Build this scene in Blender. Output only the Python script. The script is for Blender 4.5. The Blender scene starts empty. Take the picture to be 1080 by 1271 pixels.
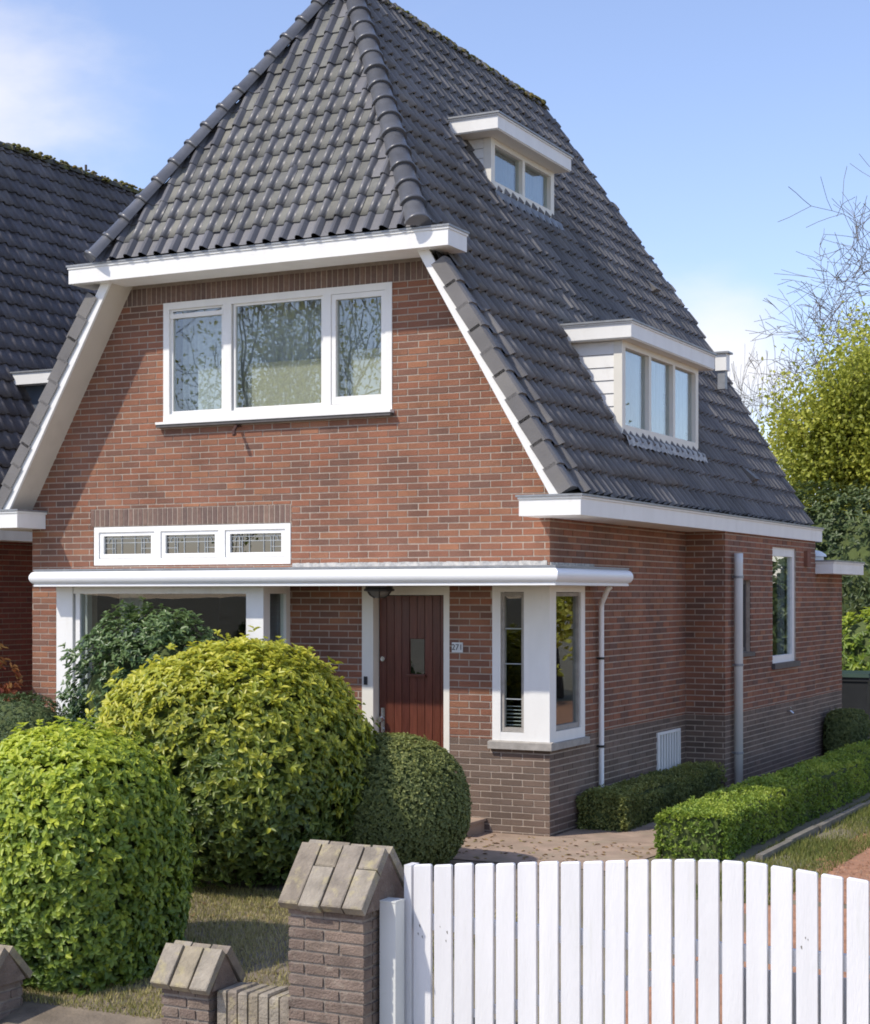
import bpy, bmesh, math, random
import numpy as np
from mathutils import Vector, Matrix, noise as mnoise

# ------------------------------------------------------------------ camera, sky, sun, exposure
S = bpy.context.scene
R = math.radians
random.seed(7); RNG = np.random.default_rng(7)

cd = bpy.data.cameras.new('camera'); cam = bpy.data.objects.new('camera', cd); S.collection.objects.link(cam)
cam.location = (6.0836, -14.4039, 2.25); cam.rotation_euler = (R(90), 0, R(26.784))
cd.sensor_fit = 'HORIZONTAL'; cd.sensor_width = 36.0; cd.lens = 69.67
cd.shift_x = 0.0; cd.shift_y = 102.5/1080.0; cd.clip_start = 0.1; cd.clip_end = 3000
S.camera = cam

SUN_AZ, SUN_EL = 36.0, 48.2            # degrees left of the facade normal, above the horizon
sdir = Vector((-math.sin(R(SUN_AZ))*math.cos(R(SUN_EL)), -math.cos(R(SUN_AZ))*math.cos(R(SUN_EL)), math.sin(R(SUN_EL))))
ld = bpy.data.lights.new('sun', 'SUN'); ld.energy = 2.0; ld.angle = R(1.2); ld.color = (1.0, 0.92, 0.80)
sun = bpy.data.objects.new('sun', ld); S.collection.objects.link(sun)
sun.rotation_euler = sdir.to_track_quat('Z', 'Y').to_euler(); sun.location = (-10, -40, 60)

W = bpy.data.worlds.new('World'); S.world = W; W.use_nodes = True
nt = W.node_tree; nt.nodes.clear()
def wn(t, **k):
    n = nt.nodes.new(t)
    for a, b in k.items(): setattr(n, a, b)
    return n
wl = nt.links.new
w_out = wn('ShaderNodeOutputWorld'); w_bg = wn('ShaderNodeBackground'); w_bg.inputs[1].default_value = 0.15
sky = wn('ShaderNodeTexSky'); sky.sky_type = 'NISHITA'; sky.sun_disc = False
sky.sun_elevation = R(SUN_EL); sky.sun_rotation = math.atan2(sdir.x, sdir.y) % (2*math.pi)
sky.altitude = 0; sky.air_density = 1.0; sky.dust_density = 0.5; sky.ozone_density = 4.0
geo = wn('ShaderNodeTexCoord')
mp = wn('ShaderNodeMapping'); mp.inputs['Scale'].default_value = (1, 1, 2.2); mp.inputs['Location'].default_value = (0.35, 0.0, 0.1)
wl(geo.outputs['Generated'], mp.inputs['Vector'])
n1 = wn('ShaderNodeTexNoise'); n1.inputs['Scale'].default_value = 3.4; n1.inputs['Detail'].default_value = 7; n1.inputs['Roughness'].default_value = 0.55
wl(mp.outputs[0], n1.inputs['Vector'])
def bank(az, el, wid):                      # soft cumulus bank at a compass bearing (deg from +y, clockwise) and height
    d = Vector((math.sin(R(az))*math.cos(R(el)), math.cos(R(az))*math.cos(R(el)), math.sin(R(el))))
    v = wn('ShaderNodeVectorMath', operation='DISTANCE'); wl(geo.outputs['Generated'], v.inputs[0]); v.inputs[1].default_value = d
    m = wn('ShaderNodeMapRange'); m.inputs[1].default_value = 0.0; m.inputs[2].default_value = wid; m.inputs[3].default_value = 0.34; m.inputs[4].default_value = 0.0
    m.interpolation_type = 'SMOOTHSTEP'
    wl(v.outputs['Value'], m.inputs[0]); return m.outputs[0]
acc = n1.outputs[0]
for az, el, wid in ((-40.8, 15.6, .125), (-16.8, 7.4, .075), (30, 12, .3), (75, 9, .3), (130, 14, .35), (180, 10, .3), (225, 16, .35), (265, 9, .25), (295, 13, .25)):
    a = wn('ShaderNodeMath', operation='ADD'); wl(acc, a.inputs[0]); wl(bank(az, el, wid), a.inputs[1]); acc = a.outputs[0]
cr = wn('ShaderNodeMapRange'); cr.inputs[1].default_value = 0.60; cr.inputs[2].default_value = 0.98; cr.interpolation_type = 'SMOOTHSTEP'
cr.inputs[3].default_value = 0.05; cr.inputs[4].default_value = 0.85
wl(acc, cr.inputs[0])
mx = wn('ShaderNodeMix', data_type='RGBA'); mx.inputs[7].default_value = (3.45, 3.35, 3.4, 1)
wb = wn('ShaderNodeMix', data_type='RGBA', blend_type='MULTIPLY'); wb.inputs[0].default_value = 1.0; wb.inputs[7].default_value = (.80, .705, .725, 1); wl(sky.outputs[0], wb.inputs[6])
wl(cr.outputs[0], mx.inputs[0]); wl(wb.outputs[2], mx.inputs[6]); wl(mx.outputs[2], w_bg.inputs[0]); wl(w_bg.outputs[0], w_out.inputs[0])

S.view_settings.view_transform = 'Standard'; S.view_settings.look = 'None'
S.view_settings.exposure = 1.06; S.view_settings.gamma = 1.0; S.view_settings.use_curve_mapping = False
S.render.engine = 'CYCLES'
S.cycles.max_bounces = 7; S.cycles.transparent_max_bounces = 10; S.cycles.use_denoising = True; S.cycles.filter_width = 1.8

# ------------------------------------------------------------------ helpers
COL = S.collection
MW = {}
def link(o, parent=None):
    COL.objects.link(o); M = o.matrix_basis.copy(); MW[o.name] = M
    if parent is not None:
        o.parent = parent; o.matrix_parent_inverse = MW[parent.name].inverted()
    return o
def tag(o, label=None, cat=None, group=None, kind=None):
    if label: o['label'] = label
    if cat: o['category'] = cat
    if group: o['group'] = group
    if kind: o['kind'] = kind
    return o
def empty(name, loc, label=None, cat=None, group=None):
    o = bpy.data.objects.new(name, None); o.location = loc; o.empty_display_size = 0.2
    link(o); return tag(o, label, cat, group)

class MB:
    """collects polygons in world space; build() links them as one mesh object"""
    def __init__(s): s.v = []; s.f = []; s.t = []; s.m = []
    def add(s, vs, fs, tint=0.0, mi=0):
        b = len(s.v); s.v.extend(vs)
        for f in fs: s.f.append(tuple(b+i for i in f)); s.t.append(tint); s.m.append(mi)
        return s
    def box(s, x0, x1, y0, y1, z0, z1, tint=0.0, mi=0):
        if x0 > x1: x0, x1 = x1, x0
        if y0 > y1: y0, y1 = y1, y0
        return s.add([(x0,y0,z0),(x1,y0,z0),(x1,y1,z0),(x0,y1,z0),(x0,y0,z1),(x1,y0,z1),(x1,y1,z1),(x0,y1,z1)],
              [(0,3,2,1),(4,5,6,7),(0,1,5,4),(1,2,6,5),(2,3,7,6),(3,0,4,7)], tint, mi)
    def prism(s, poly, d, tint=0.0, mi=0, caps=True):
        """poly: 3d points of a face, extruded by vector d"""
        n = len(poly); a = [Vector(p) for p in poly]; b = [p+Vector(d) for p in a]
        fs = [(i, (i+1) % n, n+(i+1) % n, n+i) for i in range(n)]
        if caps: fs += [tuple(range(n-1, -1, -1)), tuple(range(n, 2*n))]
        return s.add([tuple(p) for p in a+b], fs, tint, mi)
    def tube(s, pts, r, n=8, tint=0.0, mi=0, cap=True):
        pts = [Vector(p) for p in pts]; rs = r if isinstance(r, (list, tuple)) else [r]*len(pts)
        vs = []; prev = None
        for i, p in enumerate(pts):
            t = (pts[min(i+1, len(pts)-1)]-pts[max(i-1, 0)]).normalized()
            u = t.orthogonal().normalized() if prev is None else (prev-t*prev.dot(t)).normalized()
            prev = u; w = t.cross(u)
            for k in range(n):
                a = 2*math.pi*k/n; vs.append(tuple(p+(u*math.cos(a)+w*math.sin(a))*rs[i]))
        fs = [(i*n+k, i*n+(k+1) % n, (i+1)*n+(k+1) % n, (i+1)*n+k) for i in range(len(pts)-1) for k in range(n)]
        if cap: fs += [tuple(range(n-1, -1, -1)), tuple((len(pts)-1)*n+k for k in range(n))]
        return s.add(vs, fs, tint, mi)
    def lathe(s, prof, c, n=16, tint=0.0, mi=0):
        vs = [(c[0]+r*math.cos(2*math.pi*k/n), c[1]+r*math.sin(2*math.pi*k/n), c[2]+z) for r, z in prof for k in range(n)]
        fs = [(i*n+k, i*n+(k+1) % n, (i+1)*n+(k+1) % n, (i+1)*n+k) for i in range(len(prof)-1) for k in range(n)]
        return s.add(vs, fs, tint, mi)
    def mesh(s, name):
        me = bpy.data.meshes.new(name); me.from_pydata(s.v, [], s.f); me.update()
        at = me.attributes.new('tint', 'FLOAT', 'FACE'); at.data.foreach_set('value', s.t)
        return me
    def build(s, name, mats, parent=None, smooth=False, recenter=True):
        if not isinstance(mats, (list, tuple)): mats = [mats]
        loc = Vector((0, 0, 0))
        if recenter and s.v:
            a = np.array(s.v); lo = a.min(0); hi = a.max(0); loc = Vector(((lo[0]+hi[0])/2, (lo[1]+hi[1])/2, lo[2]))
            s.v = [tuple(p) for p in (a-np.array(loc))]
        me = s.mesh(name)
        for m in mats: me.materials.append(m)
        if len(mats) > 1: me.polygons.foreach_set('material_index', s.m)
        if smooth: me.polygons.foreach_set('use_smooth', [True]*len(me.polygons))
        o = bpy.data.objects.new(name, me); o.location = loc
        return link(o, parent)

def np_mesh(name, V, F, T, mat, parent=None, smooth=False):
    """V (n,3), F (m,k) equal polygons, T (m,) tint"""
    V = np.asarray(V, dtype=np.float32); F = np.asarray(F, dtype=np.int32); lo = V.min(0); hi = V.max(0)
    loc = np.array([(lo[0]+hi[0])/2, (lo[1]+hi[1])/2, lo[2]], dtype=np.float32)
    me = bpy.data.meshes.new(name); n, k = F.shape
    me.vertices.add(len(V)); me.vertices.foreach_set('co', (V-loc).ravel())
    me.loops.add(n*k); me.loops.foreach_set('vertex_index', F.ravel())
    me.polygons.add(n); me.polygons.foreach_set('loop_start', np.arange(0, n*k, k, dtype=np.int32))
    me.update(calc_edges=True); me.validate()
    at = me.attributes.new('tint', 'FLOAT', 'FACE'); at.data.foreach_set('value', np.asarray(T, dtype=np.float32))
    if smooth: me.polygons.foreach_set('use_smooth', np.ones(n, dtype=bool))
    me.materials.append(mat); o = bpy.data.objects.new(name, me); o.location = [float(q) for q in loc]
    return link(o, parent)

# ------------------------------------------------------------------ materials
def srgb(r, g, b):
    f = lambda c: (c/255/12.92) if c/255 <= .04045 else ((c/255+.055)/1.055)**2.4
    return (f(r), f(g), f(b), 1)
def mat(name, cols, rough=0.8, nscale=8.0, namt=0.25, bump=0.0, bscale=60.0, spot=None, spot_scale=3.0, spot_lo=.55, spot_hi=.72,
        spot_amt=.8, spec=0.5, trans=0.0, metal=0.0, rand=True, coat=0.0, stretch=None, smooth_tint=False):
    """colour ramp over per-piece tint, mottled by noise, optional second stain colour"""
    m = bpy.data.materials.new(name); m.use_nodes = True; t = m.node_tree; N = t.nodes; L = t.links; N.clear()
    out = N.new('ShaderNodeOutputMaterial'); p = N.new('ShaderNodeBsdfPrincipled'); L.new(p.outputs[0], out.inputs[0])
    p.inputs['Roughness'].default_value = rough; p.inputs['Metallic'].default_value = metal
    p.inputs['Specular IOR Level'].default_value = spec; p.inputs['Coat Weight'].default_value = coat
    gp = N.new('ShaderNodeNewGeometry'); vec = gp.outputs['Position']
    if stretch:
        mm = N.new('ShaderNodeMapping'); mm.inputs['Scale'].default_value = stretch; L.new(vec, mm.inputs['Vector']); vec = mm.outputs[0]
    if len(cols) > 1:
        at = N.new('ShaderNodeAttribute'); at.attribute_name = 'tint'; val = at.outputs['Fac']
        if rand:
            oi = N.new('ShaderNodeObjectInfo'); ad = N.new('ShaderNodeMath'); ad.operation = 'ADD'; L.new(val, ad.inputs[0]); L.new(oi.outputs['Random'], ad.inputs[1])
            fr = N.new('ShaderNodeMath'); fr.operation = 'FRACT'; L.new(ad.outputs[0], fr.inputs[0]); val = fr.outputs[0]
        rp = N.new('ShaderNodeValToRGB'); L.new(val, rp.inputs[0]); e = rp.color_ramp.elements
        rp.color_ramp.interpolation = 'LINEAR'
        while len(e) < len(cols): e.new(0.5)
        for i, c in enumerate(cols): e[i].position = i/(len(cols)-1); e[i].color = c
        col = rp.outputs[0]
    else:
        rg = N.new('ShaderNodeRGB'); rg.outputs[0].default_value = cols[0]; col = rg.outputs[0]
    if namt > 0:
        no = N.new('ShaderNodeTexNoise'); no.inputs['Scale'].default_value = nscale; no.inputs['Detail'].default_value = 6; L.new(vec, no.inputs['Vector'])
        mr = N.new('ShaderNodeMapRange'); mr.inputs[1].default_value = .25; mr.inputs[2].default_value = .75
        mr.inputs[3].default_value = 1-namt; mr.inputs[4].default_value = 1+namt; L.new(no.outputs[0], mr.inputs[0])
        mul = N.new('ShaderNodeVectorMath'); mul.operation = 'SCALE'; L.new(col, mul.inputs[0]); L.new(mr.outputs[0], mul.inputs['Scale']); col = mul.outputs[0]
    if spot:
        n2 = N.new('ShaderNodeTexNoise'); n2.inputs['Scale'].default_value = spot_scale; n2.inputs['Detail'].default_value = 8; n2.inputs['Roughness'].default_value = .65; L.new(vec, n2.inputs['Vector'])
        m2 = N.new('ShaderNodeMapRange'); m2.inputs[1].default_value = spot_lo; m2.inputs[2].default_value = spot_hi; m2.inputs[4].default_value = spot_amt; L.new(n2.outputs[0], m2.inputs[0])
        mi = N.new('ShaderNodeMix'); mi.data_type = 'RGBA'; L.new(m2.outputs[0], mi.inputs[0]); L.new(col, mi.inputs[6]); mi.inputs[7].default_value = spot; col = mi.outputs[2]
    L.new(col, p.inputs['Base Color'])
    if bump > 0:
        bn = N.new('ShaderNodeTexNoise'); bn.inputs['Scale'].default_value = bscale; bn.inputs['Detail'].default_value = 5; L.new(vec, bn.inputs['Vector'])
        bu = N.new('ShaderNodeBump'); bu.inputs['Strength'].default_value = bump; bu.inputs['Distance'].default_value = 0.01; L.new(bn.outputs[0], bu.inputs['Height']); L.new(bu.outputs[0], p.inputs['Normal'])
    if trans > 0:
        tr = N.new('ShaderNodeBsdfTranslucent'); L.new(col, tr.inputs['Color']); ms = N.new('ShaderNodeMixShader'); ms.inputs[0].default_value = trans
        L.new(p.outputs[0], ms.inputs[1]); L.new(tr.outputs[0], ms.inputs[2]); L.new(ms.outputs[0], out.inputs[0])
    return m
def glass_mat(name, tintc=(.86, .9, .89, 1), ior=.035, wav=0.0006):
    m = bpy.data.materials.new(name); m.use_nodes = True; t = m.node_tree; N = t.nodes; L = t.links; N.clear()
    out = N.new('ShaderNodeOutputMaterial'); tr = N.new('ShaderNodeBsdfTransparent'); tr.inputs[0].default_value = tintc
    gl = N.new('ShaderNodeBsdfGlossy'); gl.inputs['Roughness'].default_value = 0.0; gl.inputs['Color'].default_value = (.95, .97, 1, 1)
    lwt = N.new('ShaderNodeLayerWeight'); lwt.inputs[0].default_value = .5
    pw = N.new('ShaderNodeMath'); pw.operation = 'POWER'; L.new(lwt.outputs['Facing'], pw.inputs[0]); pw.inputs[1].default_value = 4.0
    fr = N.new('ShaderNodeMapRange'); L.new(pw.outputs[0], fr.inputs[0]); fr.inputs[3].default_value = ior; fr.inputs[4].default_value = 1.0
    ms = N.new('ShaderNodeMixShader'); L.new(fr.outputs[0], ms.inputs[0]); L.new(tr.outputs[0], ms.inputs[1]); L.new(gl.outputs[0], ms.inputs[2]); L.new(ms.outputs[0], out.inputs[0])
    gp = N.new('ShaderNodeNewGeometry'); bn = N.new('ShaderNodeTexNoise'); bn.inputs['Scale'].default_value = 2.2; bn.inputs['Detail'].default_value = 1; L.new(gp.outputs['Position'], bn.inputs['Vector'])
    bu = N.new('ShaderNodeBump'); bu.inputs['Strength'].default_value = 1.0; bu.inputs['Distance'].default_value = wav; L.new(bn.outputs[0], bu.inputs['Height']); L.new(bu.outputs[0], gl.inputs['Normal'])
    return m

M = {}
M['brick'] = mat('brick_red', [(.205,.088,.054,1),(.275,.112,.062,1),(.18,.088,.060,1),(.305,.136,.072,1),(.225,.098,.060,1),(.158,.084,.060,1),(.27,.110,.062,1),(.205,.098,.064,1)], .9, 1.9, .32, .7, 120, spot=(.33,.25,.18,1), spot_scale=9, spot_lo=.62, spot_hi=.85, spot_amt=.4)
M['plinth'] = mat('brick_plinth', [(.14,.098,.074,1),(.175,.125,.096,1),(.122,.088,.068,1),(.19,.13,.098,1),(.15,.11,.088,1)], .88, 1.9, .26, .5, 140, spot=(.2,.16,.13,1), spot_scale=6, spot_lo=.6, spot_hi=.85, spot_amt=.3)
M['soldier'] = mat('brick_soldier', [(.15,.10,.082,1),(.2,.125,.098,1),(.13,.088,.075,1),(.22,.145,.11,1)], .9, 26, .2, .5, 140)
M['mortar'] = mat('mortar', [(.42,.35,.285,1)], .95, 20, .18, .4, 120, spot=(.22,.18,.15,1), spot_scale=2.2, spot_amt=.5)
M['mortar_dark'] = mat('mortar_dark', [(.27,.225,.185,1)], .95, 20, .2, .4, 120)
M['tile'] = mat('roof_tile_glazed', [(.10,.101,.112,1),(.12,.12,.128,1),(.09,.091,.10,1),(.135,.134,.138,1),(.108,.109,.118,1)], .40, 1.6, .34, .2, 90, spot=(.17,.17,.15,1), spot_scale=7.0, spot_lo=.56, spot_hi=.78, spot_amt=.45, spec=.45)
M['tile_pan'] = mat('roof_tile_lichen', [(.150,.152,.138,1),(.175,.175,.155,1),(.128,.130,.122,1),(.19,.185,.155,1)], .72, 1.6, .34, .3, 90, spot=(.085,.088,.09,1), spot_scale=8.0, spot_lo=.5, spot_hi=.74, spot_amt=.6, spec=.3)
M['tile_matt'] = mat('roof_tile_weathered', [(.142,.137,.134,1),(.166,.159,.153,1),(.126,.122,.121,1),(.184,.175,.164,1)], .6, 1.6, .34, .3, 80, spot=(.22,.21,.17,1), spot_scale=5.0, spot_lo=.54, spot_hi=.78, spot_amt=.5, spec=.35)
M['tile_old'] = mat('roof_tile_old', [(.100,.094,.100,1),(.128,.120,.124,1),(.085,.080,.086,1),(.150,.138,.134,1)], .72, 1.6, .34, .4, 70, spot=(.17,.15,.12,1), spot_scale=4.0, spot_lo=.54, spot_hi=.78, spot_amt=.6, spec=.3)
M['hip'] = mat('hip_tile_glazed', [(.10,.104,.115,1),(.118,.122,.132,1),(.088,.091,.10,1)], .3, 10, .15, .1, 60, spot=(.14,.135,.10,1), spot_scale=6, spot_lo=.6, spot_hi=.8, spot_amt=.6)
M['mossy'] = mat('ridge_tile_mossy', [(.055,.052,.05,1),(.075,.07,.062,1)], .8, 10, .25, .5, 60, spot=(.12,.12,.03,1), spot_scale=3.2, spot_lo=.44, spot_hi=.6, spot_amt=.9)
M['moss'] = mat('moss', [(.10,.11,.02,1),(.16,.12,.03,1),(.07,.08,.02,1)], .95, 20, .3)
M['deck'] = mat('roof_underlay', [(.02,.02,.02,1)], .95, 5, .1)
M['white'] = mat('white_paint', [(.80,.80,.77,1)], .5, 2.5, .05, .12, 30, spot=(.52,.49,.42,1), spot_scale=2.4, spot_lo=.58, spot_hi=.85, spot_amt=.45, stretch=(2.2,2.2,.9))
M['white_clean'] = mat('white_lacquer', [(.82,.83,.83,1)], .3, 2.0, .02, spot=(.66,.66,.63,1), spot_scale=1.6, spot_lo=.6, spot_hi=.85, spot_amt=.3)
M['cream'] = mat('cream_paint', [(.76,.74,.66,1)], .55, 3, .05, spot=(.5,.45,.35,1), spot_scale=3, spot_amt=.3)
M['soffit'] = mat('soffit_board', [(.60,.55,.46,1)], .7, 3, .06, spot=(.45,.4,.33,1), spot_scale=2.5, spot_amt=.35)
M['zinc'] = mat('zinc', [(.26,.275,.29,1)], .5, 9, .2, metal=.35, spot=(.4,.41,.41,1), spot_scale=8, spot_amt=.5)
M['lead'] = mat('lead_flashing', [(.33,.335,.33,1)], .7, 30, .35, .6, 40, spot=(.55,.54,.5,1), spot_scale=14, spot_lo=.45, spot_hi=.65, spot_amt=.8)
M['stone'] = mat('sill_stone', [(.34,.32,.29,1)], .8, 14, .2, .3, 60, spot=(.2,.19,.17,1), spot_scale=5, spot_amt=.5)
M['darksill'] = mat('sill_tile_dark', [(.085,.078,.074,1)], .6, 14, .2)
M['doorwood'] = mat('door_wood', [(.105,.033,.020,1),(.132,.042,.026,1),(.085,.026,.018,1)], .35, 6, .3, .25, 30, stretch=(14,14,.8), spec=.4)
M['glass'] = glass_mat('window_glass')
M['glass_front'] = glass_mat('window_glass_float', ior=.085, wav=0.0005)
M['glass_dark'] = glass_mat('stained_glass_pane', (.30,.36,.36,1), .12)
M['came'] = mat('lead_came', [(.32,.35,.36,1)], .5, 20, .2)
M['chrome'] = mat('polished_metal', [(.62,.62,.60,1)], .25, 5, .05, metal=.9)
M['black'] = mat('black_metal', [(.02,.02,.022,1)], .5, 10, .2)
M['rust'] = mat('rusty_iron', [(.06,.025,.02,1)], .8, 20, .3)
M['curtain'] = mat('net_curtain', [(.74,.74,.72,1)], .9, 2.0, .1, trans=.3)
M['curtain_blue'] = mat('net_curtain_cool', [(.46,.48,.52,1)], .9, 2.0, .12, trans=.4)
M['linen'] = mat('linen_blind', [(.74,.68,.54,1)], .9, 2.0, .06, trans=.25)
M['plaster'] = mat('interior_plaster', [(.42,.39,.34,1)], .9, 2.0, .1)
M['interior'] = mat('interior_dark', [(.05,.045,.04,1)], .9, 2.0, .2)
M['plate'] = mat('number_plate_enamel', [(.62,.64,.64,1)], .35, 5, .05)
M['ink'] = mat('number_black', [(.02,.02,.02,1)], .5, 5, .05)
M['bin'] = mat('bin_plastic', [(.022,.024,.026,1)], .5, 6, .15)
M['bin_lid'] = mat('bin_lid_plastic', [(.012,.035,.022,1)], .8, 6, .15)
M['pillar'] = mat('pillar_brick', [(.175,.13,.104,1),(.21,.158,.126,1),(.145,.108,.088,1),(.235,.18,.145,1),(.185,.142,.112,1)], .94, 9, .32, 1.0, 80, spot=(.40,.36,.29,1), spot_scale=13, spot_lo=.56, spot_hi=.78, spot_amt=.55)
M['coping'] = mat('coping_brick', [(.255,.22,.175,1),(.30,.265,.21,1),(.215,.18,.145,1),(.285,.245,.175,1)], .95, 9, .34, 1.0, 60, spot=(.44,.38,.19,1), spot_scale=11, spot_lo=.52, spot_hi=.68, spot_amt=.6)
M['pmortar'] = mat('pillar_mortar', [(.25,.215,.18,1)], .95, 20, .25, .6, 80, spot=(.55,.53,.48,1), spot_scale=10, spot_lo=.66, spot_hi=.75, spot_amt=.8)
M['gate'] = mat('gate_white_paint', [(.74,.74,.745,1),(.69,.69,.70,1),(.76,.76,.76,1),(.71,.71,.72,1)], .5, 1.5, .05, .22, 14, spot=(.50,.52,.42,1), spot_scale=1.6, spot_lo=.58, spot_hi=.85, spot_amt=.4, stretch=(9,9,1.2))
M['gatepost'] = mat('gate_post_paint', [(.64,.66,.64,1)], .5, 3, .06, spot=(.35,.36,.30,1), spot_scale=9, spot_lo=.66, spot_hi=.8, spot_amt=.7)
M['chip'] = mat('paint_chip', [(.16,.15,.13,1)], .9, 20, .2)
M['ground'] = mat('garden_ground', [(.18,.155,.10,1)], .95, 1.5, .35, .6, 30, spot=(.13,.15,.06,1), spot_scale=1.2, spot_amt=.8)
M['soil'] = mat('soil', [(.18,.145,.105,1)], .95, 5, .4, .9, 40, spot=(.19,.15,.10,1), spot_scale=6, spot_amt=.6)
M['path'] = mat('path_clinker', [(.34,.25,.185,1)], .92, 3.5, .3, .6, 40, spot=(.30,.25,.17,1), spot_scale=2.6, spot_lo=.48, spot_hi=.7, spot_amt=.7)
M['gravel'] = mat('gravel_red', [(.34,.175,.10,1),(.26,.13,.075,1),(.40,.22,.13,1),(.30,.18,.12,1)], .95, 9, .3, .8, 60, rand=False)
M['road'] = mat('road_paving', [(.34,.295,.26,1)], .9, 4, .3, .4, 50)
M['kerb'] = mat('edging_concrete', [(.17,.155,.125,1)], .9, 9, .3, .5, 50, spot=(.10,.11,.05,1), spot_scale=5, spot_amt=.6)
M['bark'] = mat('bark', [(.085,.068,.052,1)], .95, 8, .35, .8, 30, stretch=(4,4,1))
M['bark_pale'] = mat('bark_pale', [(.15,.13,.11,1)], .95, 6, .3, .5, 30)
def leafmat(name, cols, rough=.45, trans=.3, spec=.4): return mat(name, cols, rough, 1.4, .14, trans=trans, rand=False, spec=spec)
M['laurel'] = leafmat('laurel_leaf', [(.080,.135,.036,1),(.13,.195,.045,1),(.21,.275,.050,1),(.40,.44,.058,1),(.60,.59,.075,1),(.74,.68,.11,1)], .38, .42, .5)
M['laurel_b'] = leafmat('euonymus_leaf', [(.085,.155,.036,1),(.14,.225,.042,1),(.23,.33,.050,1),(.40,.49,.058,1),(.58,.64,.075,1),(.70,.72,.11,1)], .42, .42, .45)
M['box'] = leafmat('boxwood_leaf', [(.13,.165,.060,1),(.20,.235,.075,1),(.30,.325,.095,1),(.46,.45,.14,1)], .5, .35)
M['box_bright'] = leafmat('hedge_leaf', [(.115,.190,.040,1),(.20,.30,.050,1),(.34,.44,.065,1),(.50,.56,.10,1)], .45, .38)
M['darkshrub'] = leafmat('holly_leaf', [(.065,.120,.050,1),(.105,.175,.064,1),(.17,.25,.08,1),(.28,.35,.11,1)], .38, .25, .5)
M['conifer'] = leafmat('conifer_leaf', [(.05,.085,.032,1),(.08,.125,.042,1),(.12,.165,.055,1)], .55, .2)
M['oak'] = leafmat('spring_oak_leaf', [(.30,.34,.055,1),(.43,.46,.07,1),(.54,.54,.10,1),(.62,.57,.17,1)], .5, .4)
M['redleaf'] = leafmat('red_shoot_leaf', [(.16,.03,.02,1),(.30,.09,.04,1),(.38,.26,.10,1),(.20,.24,.04,1)], .45, .3)
M['evergreen'] = leafmat('evergreen_leaf', [(.050,.082,.032,1),(.085,.125,.042,1),(.15,.19,.06,1),(.27,.29,.10,1)], .45, .25)
M['grass'] = leafmat('grass_blade', [(.12,.15,.035,1),(.23,.23,.065,1),(.38,.33,.14,1),(.48,.40,.21,1)], .7, .25, .2)
M['core'] = mat('inner_twigs', [(.07,.095,.028,1)], .95, 6, .4)

# ------------------------------------------------------------------ ground
def g(y):
    if y > -2.2: return 0.0
    if y > -6.35: return -0.24*(-2.2-y)/4.15
    if y > -6.9: return -0.24-0.11*(-6.35-y)/.55
    return -0.35
def sheet(name, x0, x1, ys, m, dz=0.0, kind='structure', nx=1, wob=0.0):
    mb = MB(); xs = [x0+(x1-x0)*i/nx for i in range(nx+1)]
    for y in ys:
        for i, x in enumerate(xs):
            dx = wob*mnoise.noise(Vector((x*1.3, y*1.3, 3))) if i in (0, nx) else 0
            mb.v.append((x+dx, y, g(y)+dz))
    k = nx+1
    for j in range(len(ys)-1):
        for i in range(nx): mb.f.append((j*k+i, j*k+i+1, (j+1)*k+i+1, (j+1)*k+i)); mb.t.append(0); mb.m.append(0)
    o = mb.build(name, m); return tag(o, kind=kind)
sheet('ground', -1200, 1200, [-1500,-300,-60,-20,-6.9,-6.62,-6.35,-2.2,0,60,400,1500], M['ground'], 0, nx=1)
sheet('road', -300, 300, [-16,-9.2], M['road'], .004)
sheet('pavement', -300, 300, [-9.0,-7.6], M['path'], .006)
sheet('soil_bed', -6.0, 1.22, [-7.5,-6.9,-6.62,-6.35,-5,-4,-3,-2.2,-1.6], M['soil'], .004, nx=2, wob=.1)
sheet('path', -2.4, 1.27, [-1.58,-1.0,-.5,0.02], M['path'], .008, nx=4, wob=.12)
sheet('side_path', .02, 1.27, [.04,2,4,8,14], M['path'], .006, nx=2)
sheet('gravel_drive', 2.62, 7.5, [-6.4]+[-6+.5*i for i in range(50)], M['gravel'], .005, nx=3, wob=.35)

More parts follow.
